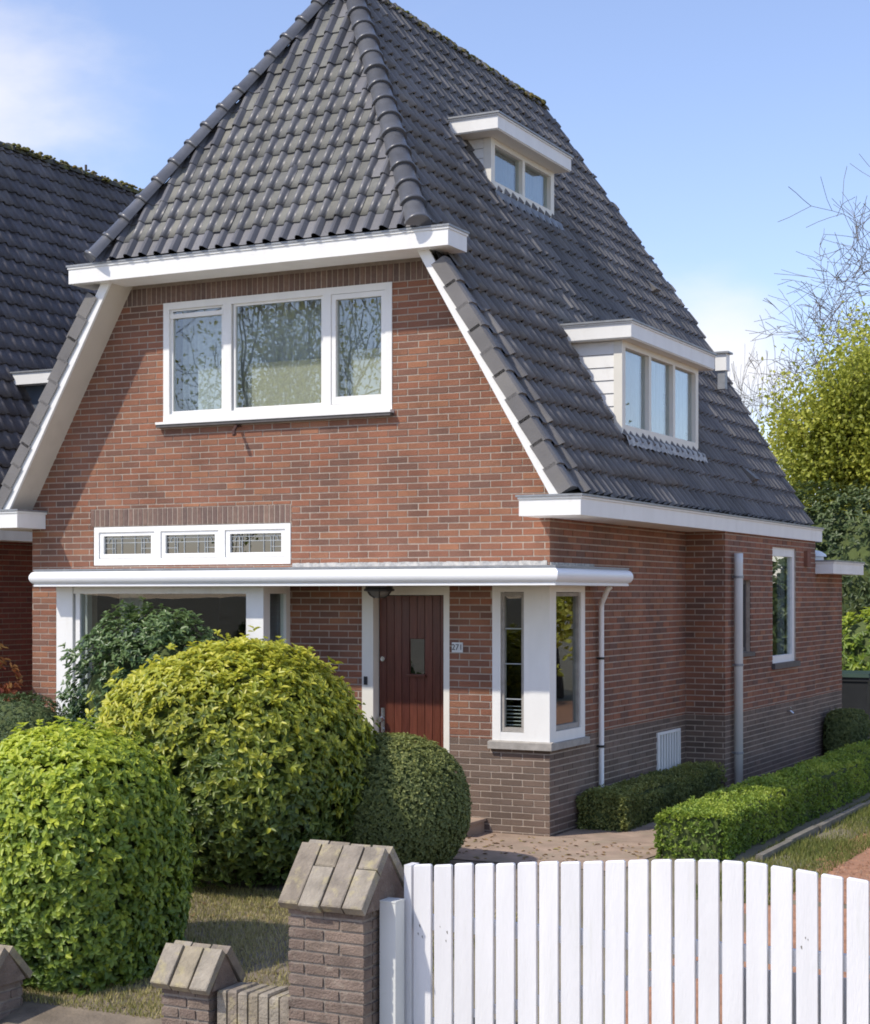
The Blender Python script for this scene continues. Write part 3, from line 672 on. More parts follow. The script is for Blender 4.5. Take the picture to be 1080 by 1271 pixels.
# big upper window
mb = MB(); ring(mb, front, WIN[0], WIN[1], WIN[2]+.02, WIN[3], .075, .075, .07, .085, -.012, .07)
w1 = mb.build('window', M['white'], house)
for a, b in ((-3.605, -3.512), (-2.425, -2.335)): piece('mullion', front, a, b, -.012, .07, WIN[2]+.105, WIN[3]-.07, M['white'], w1)
panes = ((-4.28, -3.605), (-3.512, -2.425), (-2.335, -1.725))
piece('vent_strip', front, -4.28, -3.615, .0, .06, 5.12, 5.165, M['white'], w1)
mb = MB(); ring(mb, front, -4.28, -3.615, WIN[2]+.105, WIN[3]-.07, .03, .03, .02, .03, .015, .06); mb.build('sash', M['white'], w1)
mb = MB(); ring(mb, front, -3.50, -2.435, WIN[2]+.105, WIN[3]-.07, .025, .025, .025, .03, .015, .06); mb.build('sash', M['white'], w1)
mb = MB(); ring(mb, front, -2.332, -1.728, WIN[2]+.108, WIN[3]-.073, .048, .045, .05, .075, -.004, .06); mb.build('sash', M['white'], w1)
for a, b in panes: piece('pane', front, a+.01, b-.01, .034, .040, WIN[2]+.11, WIN[3]-.075, M['glass_front'], w1)
mb = MB(); mb.prism([(WIN[0]-.05, -.085, WIN[2]-.005), (WIN[0]-.05, -.085, WIN[2]+.02), (WIN[0]-.05, .02, WIN[2]+.03), (WIN[0]-.05, .02, WIN[2]-.005)], (WIN[1]-WIN[0]+.07, 0, 0))
mb.build('sill', M['white'], w1)
mb = MB(); bx(mb, front, WIN[0]-.045, WIN[1]+.015, -.075, .02, WIN[2]-.035, WIN[2]-.006); mb.build('sill_tile', M['darksill'], w1)
piece('roller_blind', front, -4.02, -3.60, .14, .15, WIN[2]+.06, 4.72, M['curtain'], w1)
piece('roller_blind', front, -3.42, -2.42, .16, .17, WIN[2]+.06, 4.62, M['linen'], w1)
piece('roller_blind', front, -2.20, -1.70, .15, .16, WIN[2]+.06, 4.68, M['linen'], w1)
drape('curtain', front, -4.30, -1.70, .26, 4.0, 5.3, M['curtain'], w1, amp=.015, per=.12)  # pale net added across all panes to lighten them like reflected sky
# flag bracket under it
mb = MB(); mb.tube([(-3.42, 0, 3.965), (-3.42, -.05, 3.965), (-3.40, -.13, 3.90), (-3.385, -.14, 3.86)], [.012, .014, .02, .022], 8); mb.tube([(-3.45, -.02, 3.965), (-3.39, -.02, 3.965)], .012, 6)
mb.build('flag_bracket', M['rust'], house)

# leaded transom lights
mb = MB(); ring(mb, front, TRA[0]+.015, TRA[1]-.005, TRA[2], TRA[3]-.005, .06, .06, .055, .07, -.01, .07)
w2 = mb.build('window', M['white'], house)
tu0, tu1 = TRA[0]+.075, TRA[1]-.065; tw = (tu1-tu0-2*.075)/3
for i in range(3):
    a = tu0+i*(tw+.075); b = a+tw; z0, z1 = TRA[2]+.07, TRA[3]-.06
    if i < 2: piece('mullion', front, b, b+.075, -.01, .07, z0, z1, M['white'], w2)
    mb = MB(); ring(mb, front, a+.004, b-.004, z0+.004, z1-.004, .05, .05, .035, .045, .004, .05); s_ = mb.build('sash', M['white'], w2)
    piece('pane', front, a+.05, b-.05, .034, .039, z0+.04, z1-.035, M['glass_dark'], w2)
    mb = MB(); ga, gb, gz0, gz1 = a+.055, b-.055, z0+.05, z1-.04; W_ = gb-ga; H_ = gz1-gz0
    for fu in (.17, .22, .36, .64, .78, .83): bx(mb, front, ga+fu*W_-.0035, ga+fu*W_+.0035, .026, .033, gz0, gz0+H_*(1 if fu in (.36, .64) else .86))
    for fz in (.62, .86): bx(mb, front, ga, gb, .025, .032, gz0+fz*H_-.0035, gz0+fz*H_+.0035)
    bx(mb, front, ga, ga+.22*W_, .025, .032, gz0+.3*H_-.003, gz0+.3*H_+.003); bx(mb, front, gb-.22*W_, gb, .025, .032, gz0+.3*H_-.003, gz0+.3*H_+.003)
    for sg, c in ((1, ga), (-1, gb)):
        mb.tube([(c+sg*(.05+.055*(1-math.cos(t))), .028, gz0+.62*H_+.3*H_*math.sin(t)) for t in [math.pi/2*k/5 for k in range(6)]], .004, 5)
    mb.build('lead_came', M['came'], w2)

# bay window under the canopy
B0, B1, BY, BZ0, BZ1 = -5.36, -2.81, -.50, .70, 2.334
mb = MB()
bx(mb, front, B0, B0+.21, BY, BY+.21, BZ0+.06, BZ1); bx(mb, front, B1-.20, B1, BY, BY+.12, BZ0+.06, BZ1)
bx(mb, front, B0+.21, B1-.20, BY+.012, BY+.09, BZ1-.075, BZ1); bx(mb, front, B0+.21, B1-.20, BY+.012, BY+.09, BZ0+.06, BZ0+.16)
bx(mb, front, B0+.235, B0+.29, BY+.02, BY+.09, BZ0+.16, BZ1-.075)
bx(mb, front, B1-.07, B1, -.08, -.001, BZ0+.06, BZ1); bx(mb, front, B1-.07, B1-.002, BY+.12, -.08, BZ1-.075, BZ1); bx(mb, front, B1-.07, B1-.002, BY+.12, -.08, BZ0+.06, BZ0+.16)
bx(mb, front, B0, B0+.07, -.08, -.001, BZ0+.06, BZ1); bx(mb, front, B0+.002, B0+.07, BY+.21, -.08, BZ1-.075, BZ1); bx(mb, front, B0+.002, B0+.07, BY+.21, -.08, BZ0+.06, BZ0+.16)
w3 = mb.build('bay_window', M['white'], house)
piece('pane', front, B0+.29, B1-.20, BY+.045, BY+.051, BZ0+.16, BZ1-.075, M['glass'], w3)
piece('pane', sidex(B1), BY+.12, -.08, .03, .036, BZ0+.16, BZ1-.075, M['glass'], w3)
piece('pane', sidex(B0+.07), BY+.21, -.08, .03, .036, BZ0+.16, BZ1-.075, M['glass'], w3)
mb = MB(); bx(mb, front, B0-.03, B1+.03, BY-.06, BY+.10, BZ0+.005, BZ0+.059); mb.build('sill', M['stone'], w3)
drape('curtain', front, B0+.30, B0+.62, .16, .1, 2.32, M['curtain'], w3, amp=.03, per=.11)
drape('curtain', front, B1-.56, B1-.14, .2, .1, 2.32, M['curtain_blue'], w3, amp=.03, per=.11)

# front door
mb = MB(); DY = .10
bx(mb, front, DOOR[0], DOOR[0]+.125, -.008, DY+.05, DOOR[2], DOOR[3]-.002); bx(mb, front, DOOR[1]-.062, DOOR[1], -.008, DY+.05, DOOR[2], DOOR[3]-.002)
bx(mb, front, DOOR[0]+.125, DOOR[1]-.062, .0, DY+.05, DOOR[3]-.09, DOOR[3]-.002)
dframe = mb.build('door_frame', M['cream'], house)
da, db = DOOR[0]+.13, DOOR[1]-.067; dz0, dz1 = .16, DOOR[3]-.095
door = MB(); door.box(da, db, DY+.022, DY+.06, dz0, dz1); door = door.build('door', M['doorwood'], house)
npk = 9; pw = (db-da-.004)/npk
for i in range(npk):
    a = da+.002+i*pw
    lw = MB()
    zr = [(dz0+.004, dz1-.004)] if i not in (4, 5) else [(dz0+.004, 1.475), (1.825, dz1-.004)]
    for z0, z1 in zr: lw.box(a+.003, a+pw-.003, DY+.004, DY+.0215, z0, z1, i*.37 % 1)
    lw.build('plank', M['doorwood'], door)
wa, wb = da+.002+4*pw, da+.002+6*pw
piece('door_light', front, wa+.01, wb-.01, DY+.012, DY+.018, 1.48, 1.82, M['glass_dark'], door)
mb = MB(); bx(mb, front, wa-.02, wb+.02, DY-.035, DY+.003, 1.455, 1.474); mb.build('light_ledge', M['doorwood'], door)
mb = MB(); mb.tube([(da+.045, DY+.004, 1.03), (da+.045, DY-.045, 1.03)], .012, 8); mb.tube([(da+.045, DY-.045, 1.03), (da+.05, DY-.075, 1.03)], [.03, .024], 12); mb.box(da+.025, da+.065, DY-.002, DY+.003, .90, 1.14)
mb.build('door_knob', M['chrome'], door, smooth=False)
mb = MB(); mb.tube([(da+.045, DY+.003, .93), (da+.045, DY-.012, .93)], .016, 10); mb.build('lock', M['chrome'], door)
mb = MB(); mb.tube([(da+.05, DY+.003, 1.62), (da+.05, DY-.02, 1.62)], .024, 10); mb.build('lock', M['chrome'], door)
mb = MB(); mb.box(DOOR[0]+.03, DOOR[0]+.062, -.026, -.009, 1.37, 1.45); mb.build('doorbell', M['black'], dframe)
mb = MB(); mb.box(DOOR[1]-.08, DOOR[1]-.063, .03, .05, 1.40, 1.80); mb.build('security_strip', M['cream'], dframe)

# number plate
mb = MB(); mb.box(-1.0, -.885, -.016, -.0085, 1.70, 1.795); npl = mb.build('number_plate', M['plate'], house)
def text_mesh(txt, size, name, m, parent, loc):
    cu = bpy.data.curves.new(name, 'FONT'); cu.body = txt; cu.size = size; cu.extrude = .0015; cu.align_x = 'CENTER'; cu.align_y = 'CENTER'
    t = bpy.data.objects.new(name+'_curve', cu); COL.objects.link(t); dg = bpy.context.evaluated_depsgraph_get()
    me = bpy.data.meshes.new_from_object(t.evaluated_get(dg)); bpy.data.objects.remove(t); me.name = name; me.materials.clear(); me.materials.append(m)
    o = bpy.data.objects.new(name, me); o.location = loc; o.rotation_euler = (R(90), 0, 0); return link(o, parent)
text_mesh('271', .078, 'numeral', M['ink'], npl, (-.9425, -.018, 1.7475))
bpy.data.objects['numeral']['label'] = 'black house number 271'

# corner window
CW = CORN
mb = MB(); ring(mb, front, CW[0], -.19, CW[2], CW[3]-.001, .085, .065, .06, .09, -.008, .075); bx(mb, front, -.19, .008, -.012, .012, CW[2], CW[3]-.001); bx(mb, front, -.19, -.02, .0121, .08, CW[2], CW[3]-.001)
wc = mb.build('corner_window', M['white'], house)
mb = MB(); ring(mb, sidex(0), .0121, .87, CW[2], CW[3]-.001, .13, .10, .06, .10, -.008, .075); mb.build('side_frame', M['white'], wc)
mb = MB(); ring(mb, front, CW[0]+.089, -.258, CW[2]+.094, CW[3]-.066, .028, .028, .035, .04, .008, .06); mb.build('sash', M['stone'], wc)
mb = MB(); ring(mb, sidex(0), .145, .766, CW[2]+.104, CW[3]-.066, .03, .03, .035, .045, .008, .06); mb.build('sash', M['stone'], wc)
piece('pane', front, CW[0]+.11, -.28, .034, .040, CW[2]+.12, CW[3]-.09, M['glass'], wc)
piece('pane', sidex(0), .17, .74, .034, .040, CW[2]+.14, CW[3]-.09, M['glass'], wc)
for z in (1.27, 1.60, 1.93): piece('glazing_bar', front, CW[0]+.117, -.286, .024, .033, z-.005, z+.005, M['came'], wc)
for k in range(6): piece('blind_slat', front, CW[0]+.10, -.27, .09, .115, 1.02+k*.035, 1.026+k*.035, M['curtain'], wc)
mb = MB()
mb.box(CW[0]-.025, .045, -.06, .045, .805, .869); mb.box(-.02, .045, .0451, .905, .805, .869)
mb.prism([(CW[0]-.025, -.06, .869), (.045, -.06, .869), (.045, .0, .882), (CW[0]-.025, .0, .882)], (0, 0, .001)); mb.build('sill', M['stone'], wc)

# canopy with bullnose fascia
path = [(-5.46, -.012), (-5.46, -.72), (.355, -.72), (.355, 1.11), (.007, 1.11)]
prof = [(0, 2.333), (.010, 2.333), (.010, 2.352), (.003, 2.354)]+[(.004+.042*math.sin(math.pi*k/10)**.6, 2.356+.132*k/10) for k in range(11)]+[(.002, 2.490), (.014, 2.492), (.014, 2.508), (-.03, 2.512)]
def sweep(mb, path, prof, mis):
    pts = [Vector((p[0], p[1])) for p in path]; rings = []
    for i, p in enumerate(pts):
        d0 = (p-pts[i-1]).normalized() if i else (pts[1]-p).normalized(); d1 = (pts[i+1]-p).normalized() if i < len(pts)-1 else d0
        n0 = Vector((d0.y, -d0.x)); n1 = Vector((d1.y, -d1.x)); m_ = (n0+n1); m_ = m_/max(.2, m_.dot(n0))
        if i in (0, len(pts)-1): m_ = n1 if i == 0 else n0
        rings.append([(p.x+m_.x*o, p.y+m_.y*o, z) for o, z in prof])
    n = len(prof)
    for i in range(len(rings)-1):
        for k in range(n-1): mb.add([rings[i][k], rings[i+1][k], rings[i+1][k+1], rings[i][k+1]], [(0, 1, 2, 3)], 0, mis[k])
mb = MB(); sweep(mb, path, prof, [0]*(len(prof)-4)+[1]*3)
mb.box(-5.45, .345, -.71, -.012, 2.34, 2.50); mb.box(.008, .345, -.011, 1.10, 2.34, 2.50)
cn = mb.build('canopy', [M['white_clean'], M['zinc']], house)
mb = MB(); mb.box(-5.455, .35, -.715, -.011, 2.331, 2.339); mb.box(.0075, .35, -.0105, 1.105, 2.331, 2.339); mb.build('canopy_soffit', M['soffit'], cn)
mb = MB(); rnd = random.Random(3); xs = [-2.78+i*.04 for i in range(70)]
for i in range(69):
    zt = 2.565+rnd.uniform(-.003, .003); mb.prism([(xs[i], -.013-rnd.uniform(0, .004), 2.505), (xs[i+1], -.013, 2.505), (xs[i+1], -.011, zt), (xs[i], -.011-rnd.uniform(0, .003), zt)], (0, .004, 0))
mb.box(.007, .016, .0, 1.1, 2.505, 2.55); mb.build('lead_flashing', M['lead'], cn)

# dormers
def dormer(D, nb, npan, curt, aprn=False):
    dm = MB(); fx, fy0, fy1, zt, ft = D['fx'], D['fy0'], D['fy1'], D['zt'], D['ft']; bxk = rx(ft, -.02)-.12
    dm.box(bxk, fx, fy0, fy1, zt+.012, ft-.03); dm.box(bxk, fx+.012, fy0-.012, fy1+.012, ft-.029, ft-.012); dm.box(bxk-.05, fx+.025, fy0-.03, fy1+.025, ft-.011, ft+.008, 0, 1)
    d = dm.build('dormer', [M['white'], M['zinc']], house)
    mb = MB(); mb.box(bxk, fx-.01, fy0+.01, fy1-.01, zt, zt+.011); mb.build('dormer_soffit', M['cream'], d)
    xf, y0, y1, zb = D['xf'], D['y0'], D['y1'], D['zb']; T = sidex(xf)
    h = (zt-zb)/nb
    for k in range(nb):                                  # cladding boards on both cheeks
        a, b = zb+k*h, zb+(k+1)*h-.004
        for yy, s in ((y0, 1), (y1, -1)):
            m_ = MB(); m_.add([(xf-.001, yy-s*.012, a), (rx(a)-.03, yy-s*.012, a), (rx(b)-.03, yy-s*.002, b), (xf-.001, yy-s*.002, b), (xf-.001, yy+s*.02, a), (rx(a)-.03, yy+s*.02, a), (rx(b)-.03, yy+s*.02, b), (xf-.001, yy+s*.02, b)],
                [(0,1,2,3),(7,6,5,4),(0,4,5,1),(1,5,6,2),(2,6,7,3),(3,7,4,0)]); m_.build('cladding_board', M['white'], d)
    mb = MB(); ring(mb, T, y0-.014, y1+.014, zb-.02, zt-.001, .10, .10, .06, .10, -.012, .08); fr = mb.build('dormer_frame', M['cream'], d)
    g0, g1 = y0+.086, y1-.086; gw = (g1-g0-.07*(npan-1))/npan
    for i in range(npan):
        a = g0+i*(gw+.07)
        if i < npan-1: piece('mullion', T, a+gw, a+gw+.07, -.010, .08, zb+.08, zt-.061, M['cream'], d)
        piece('pane', T, a-.005, a+gw+.005, .035, .041, zb+.075, zt-.056, M['glass'], d)
        drape('net_curtain', T, a, a+gw, .10, zb+.08, zt-.06, curt, d, amp=.008, per=.07)
    ap = MB(); n = 40                                      # lead apron dressed over the tiles
    vs = []
    for i in range(n+1):
        y = y0-.05+(y1-y0+.15)*i/n; wv = .022*(.5+.5*math.sin(2*math.pi*y/.19))
        vs += [(xf+.016, y, zb-.01), (xf+.05+wv, y, zb-.04), (rx(zb-.15)+.075+wv, y, zb-.15+.02*(i % 2))]
    ap.add(vs, [(3*i+k, 3*i+3+k, 3*i+4+k, 3*i+1+k) for i in range(n) for k in range(2)]); ap.build('lead_apron', M['lead'] if aprn else M['zinc'], d, smooth=True)
    return d
dormer(D2, 7, 3, M['curtain_blue'], True); dormer(D1, 5, 2, M['curtain_blue'])
# vent tiles on the slope
def vent_tile(y, z):
    u, v = onR(y, z); mb = MB(); p0 = OR+UR*u+VR*v
    q = lambda a, b, c: tuple(p0+UR*a+VR*b+nR*c)
    mb.add([q(-.09,0,.05), q(.09,0,.05), q(.09,0,.15), q(-.09,0,.15), q(-.10,.33,.04), q(.10,.33,.04)], [(0,1,2,3),(3,2,5,4),(0,3,4),(1,5,2)]); mb.build('vent_tile', M['tile_matt'], roof)
vent_tile(6.75, 6.2); vent_tile(6.2, 3.62)
# flue outlet past the back verge
mb = MB(); fx_, fy_, fz_ = -.50, 7.0, 5.24
mb.box(fx_-.075, fx_+.075, fy_-.075, fy_+.075, fz_-.06, fz_+.16); mb.box(fx_-.11, fx_+.11, fy_-.11, fy_+.11, fz_+.161, fz_+.185, 0, 1); mb.box(fx_-.05, fx_+.05, fy_-.05, fy_+.05, fz_-.3, fz_-.061, 0, 1)
mb.build('flue_outlet', [M['white'], M['zinc']], roof)

# side windows, grille, pipes
mb = MB(); T = sidex(SX); ring(mb, T, SW1[0], SW1[1], SW1[2], SW1[3], .08, .10, .11, .09, .02, .09); ws = mb.build('window', M['white'], house)
piece('pane', T, SW1[0]+.08, SW1[1]-.10, .05, .056, SW1[2]+.09, SW1[3]-.11, M['glass'], ws); mb = MB(); bx(mb, T, SW1[0]-.04, SW1[1]+.05, -.05, .03, SW1[2]-.07, SW1[2]-.001); mb.build('sill', M['darksill'], ws)
drape('curtain', T, SW1[1]-.34, SW1[1]-.1, .13, SW1[2], SW1[3]-.06, M['curtain_blue'], ws)
mb = MB(); ring(mb, T, SW2[0], SW2[1], SW2[2], SW2[3], .05, .05, .05, .05, .05, .09); ws2 = mb.build('window', M['darksill'], house)
piece('pane', T, SW2[0]+.05, SW2[1]-.05, .065, .07, SW2[2]+.05, SW2[3]-.05, M['glass_dark'], ws2); mb = MB(); bx(mb, T, SW2[0]-.04, SW2[1]+.04, -.05, .03, SW2[2]-.05, SW2[2]-.001); mb.build('sill', M['darksill'], ws2)
mb = MB(); T0 = sidex(0); ring(mb, T0, SGR[0], SGR[1], SGR[2], SGR[3], .03, .03, .03, .03, -.02, .05); bx(mb, T0, SGR[0]+.03, SGR[1]-.03, .045, .05, SGR[2]+.03, SGR[3]-.03, 0, 1); gr_ = mb.build('vent_grille', [M['white'], M['interior']], house)
for k in range(8):
    u = SGR[0]+.065+k*(SGR[1]-SGR[0]-.13)/7; piece('grille_bar', T0, u-.021, u+.021, -.012, .01, SGR[2]+.031, SGR[3]-.031, M['white'], gr_)
mb = MB(); mb.tube([(.20, 1.06, 2.33), (.17, 1.06, 2.30), (.06, 1.18, 2.16), (.05, 1.20, 2.10), (.05, 1.20, .12), (.07, 1.20, .07), (.12, 1.18, .05)], .026, 10)
dp = mb.build('downpipe', M['white_clean'], house, smooth=True)
for z in (.75, 1.62): mb = MB(); mb.tube([(.05, 1.20, z-.012), (.05, 1.20, z+.012)], .033, 10); mb.box(.0, .05, 1.19, 1.21, z-.008, z+.008); mb.build('pipe_bracket', M['black'], dp)
mb = MB(); mb.tube([(SX+.075, 4.25, 2.72), (SX+.075, 4.25, 2.60), (SX+.075, 4.25, .02)], .05, 12); dp2 = mb.build('downpipe', M['gatepost'], house, smooth=True)
for z in (.45, 1.45, 2.45): mb = MB(); mb.tube([(SX+.075, 4.25, z-.014), (SX+.075, 4.25, z+.014)], .057, 12); mb.box(SX-.01, SX+.05, 4.24, 4.26, z-.01, z+.01); mb.build('pipe_bracket', M['zinc'], dp2)
mb = MB(); mb.tube([(SX, 6.6, .78), (SX+.05, 6.6, .78), (SX+.09, 6.6, .75)], .014, 8); mb.tube([(SX+.05, 6.57, .82), (SX+.05, 6.63, .82)], .008, 6); mb.build('garden_tap', M['chrome'], house)
mb = MB(); mb.box(SX-.01, SX+.05, 7.45, 7.62, 2.62, 2.82); mb.build('wall_vent', M['brick'], house)

# door step
st = MB(); st.box(-2.0, -.66, -.42, -.011, 0, .115); st.box(-2.02, -.64, -.44, -.0105, .1155, .14)
tag(st.build('doorstep', M['path']), 'low brown step in front of the wooden front door', 'step')
# hanging lantern
lx, ly, lz = -1.60, -.36, 2.331
ln = empty('ceiling_lantern', (lx, ly, lz), 'dark lantern fixed under the white canopy above the door', 'lamp')
mb = MB(); mb.lathe([(.0, 0), (.13, 0), (.13, -.02), (.145, -.03), (.145, -.045), (.12, -.05)], (lx, ly, lz-.001), 12); mb.build('hood', M['black'], ln)
mb = MB(); mb.lathe([(.118, -.05), (.095, -.085), (.05, -.11), (.0, -.118)], (lx, ly, lz-.001), 12); mb.build('lamp_glass', mat('lantern_glass', [(.16,.16,.15,1)], .2, 5, .1), ln, smooth=True)
for k in range(6):
    a = k*math.pi/3; mb = MB(); mb.tube([(lx+.12*math.cos(a), ly+.12*math.sin(a), lz-.05), (lx+.098*math.cos(a), ly+.098*math.sin(a), lz-.087), (lx+.052*math.cos(a), ly+.052*math.sin(a), lz-.113)], .006, 5); mb.build('lantern_rib', M['black'], ln)

# ------------------------------------------------------------------ neighbouring house
NX, NZ, NE = -11.0, 8.90, -7.66                 # ridge x, ridge z, eaves x
nb = empty('neighbour_house', (-11, 5, 0), 'neighbouring house behind the left verge, dark tiled roof and shaded red wall', 'house')
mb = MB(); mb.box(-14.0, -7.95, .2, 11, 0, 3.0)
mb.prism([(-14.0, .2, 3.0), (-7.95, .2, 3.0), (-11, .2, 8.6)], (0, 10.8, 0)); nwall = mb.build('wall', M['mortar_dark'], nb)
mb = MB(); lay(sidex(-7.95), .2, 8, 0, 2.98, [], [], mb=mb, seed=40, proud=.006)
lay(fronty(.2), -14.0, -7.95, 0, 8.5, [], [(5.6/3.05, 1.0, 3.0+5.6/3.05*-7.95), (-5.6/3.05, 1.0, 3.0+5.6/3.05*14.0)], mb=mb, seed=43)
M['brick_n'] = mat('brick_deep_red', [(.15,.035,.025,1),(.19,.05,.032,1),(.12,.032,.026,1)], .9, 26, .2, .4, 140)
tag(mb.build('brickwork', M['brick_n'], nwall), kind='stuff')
nsl = (NZ-3.12)/(NE-NX)*-1; nsl = (NZ-3.12)/abs(NE-NX); nc = 1/math.sqrt(1+nsl*nsl); ns_ = nsl*nc
ON = Vector((NE, -.4, 3.12)); UN = Vector((0, 1, 0)); VN = Vector((-nc, 0, ns_)); LN = (NZ-3.12)/ns_
mb = MB()
for s in (1, -1):
    X = lambda x: x if s > 0 else 2*NX-x
    mb.prism([(X(NE), -.4, 3.09), (X(NE), 11.3, 3.09), (X(NX), 11.3, NZ-.03), (X(NX), -.4, NZ-.03)], (-s*.1, 0, -.1))
nroof = mb.build('roof', M['deck'], nb)
geoN = tile_geo(.21, .275, amp=.72, h0=.05); cutN = MB(); fullN = []
roof_tiles(ON, UN, VN, [(0, 1, LN), (-1, 0, 0), (1, 0, 11.6), (0, -1, .03)], 0, 11.6, -.03, LN, geoN, w=.21, gge=.275, seed=41, mb=cutN, fulls=fullN)
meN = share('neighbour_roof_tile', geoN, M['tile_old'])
def px_of(p):
    d = p-CAMP; th = R(26.784); w = -math.sin(th)*d.x+math.cos(th)*d.y; r = math.cos(th)*d.x+math.sin(th)*d.y
    return 540+2090*r/w, 738-2090*d.z/w
vis = [q for q in fullN if -15 < px_of(q[1])[0] < 185 and px_of(q[1])[1] < 640]
hid = [q for q in fullN if not (-15 < px_of(q[1])[0] < 185 and px_of(q[1])[1] < 640)]
def front_of_house(q):                            # hidden behind our own verge
    x, y = px_of(q[1]); return x < 118-(y-320)*.36 if y > 320 else True
vv = [q for q in vis if front_of_house(q)]; hid += [q for q in vis if not front_of_house(q)]
vv.sort(key=lambda q: (q[1]-CAMP).length)
for m_, c_, t_ in vv[:300]: o = bpy.data.objects.new('roof_tile', meN); o.matrix_basis = m_; link(o, nroof)
for m_, c_, t_ in vv[300:]+hid: add_full(cutN, m_, geoN, t_)
tag(cutN.build('roof_tiles', M['tile_old'], nroof), kind='stuff')
caps(Vector((NX, -.4, NZ)), Vector((NX, 11.3, NZ)), Vector((0, 0, 1)), .33, mr_, nroof, name='ridge_tile', seed=9)
mo = MB()
for i in range(150):
    y = 3+rnd.random()*7; a = rnd.uniform(.1, 1.3); s_ = rnd.uniform(.012, .04); c = Vector((NX+.125*math.cos(a), y, NZ+.125*math.sin(a)))
    mo.lathe([(s_*1.2, -s_*.3), (s_, s_*.3), (s_*.5, s_*.7), (.002, s_*.8)], c, 6, rnd.random())
tag(mo.build('moss', M['moss'], nroof), kind='stuff')
mb = MB(); mb.box(NE-.5, NE+.06, -.45, 11.3, 2.90, 3.06); mb.box(NE-.45, NE+.075, -.46, 11.3, 3.061, 3.08, 0, 1); mb.build('eaves_gutter', [M['white'], M['zinc']], nb)
nrx = lambda z: NE-(z-3.12)/nsl
mb = MB(); mb.box(nrx(5.1)-.1, -7.80, 2.70, 5.0, 4.98, 5.13); mb.box(nrx(5.1)-.12, -7.78, 2.68, 5.02, 5.131, 5.15, 0, 1); nd = mb.build('dormer', [M['white'], M['zinc']], nb)
mb = MB(); mb.prism([(nrx(4.0)-.05, 2.88, 4.0), (-8.02, 2.88, 4.0), (-8.02, 2.88, 4.979), (nrx(4.979)-.05, 2.88, 4.979)], (0, 2.0, 0)); mb.build('dormer_cheek', mat('slate_blue_cladding', [(.08,.10,.13,1)], .6, 6, .15), nd)
mb = MB(); mb.tube([(NX+.02, 7.05, NZ+.05), (NX+.02, 7.05, NZ+.2)], .02, 8); mb.build('vent_pipe', M['bark'], nroof)

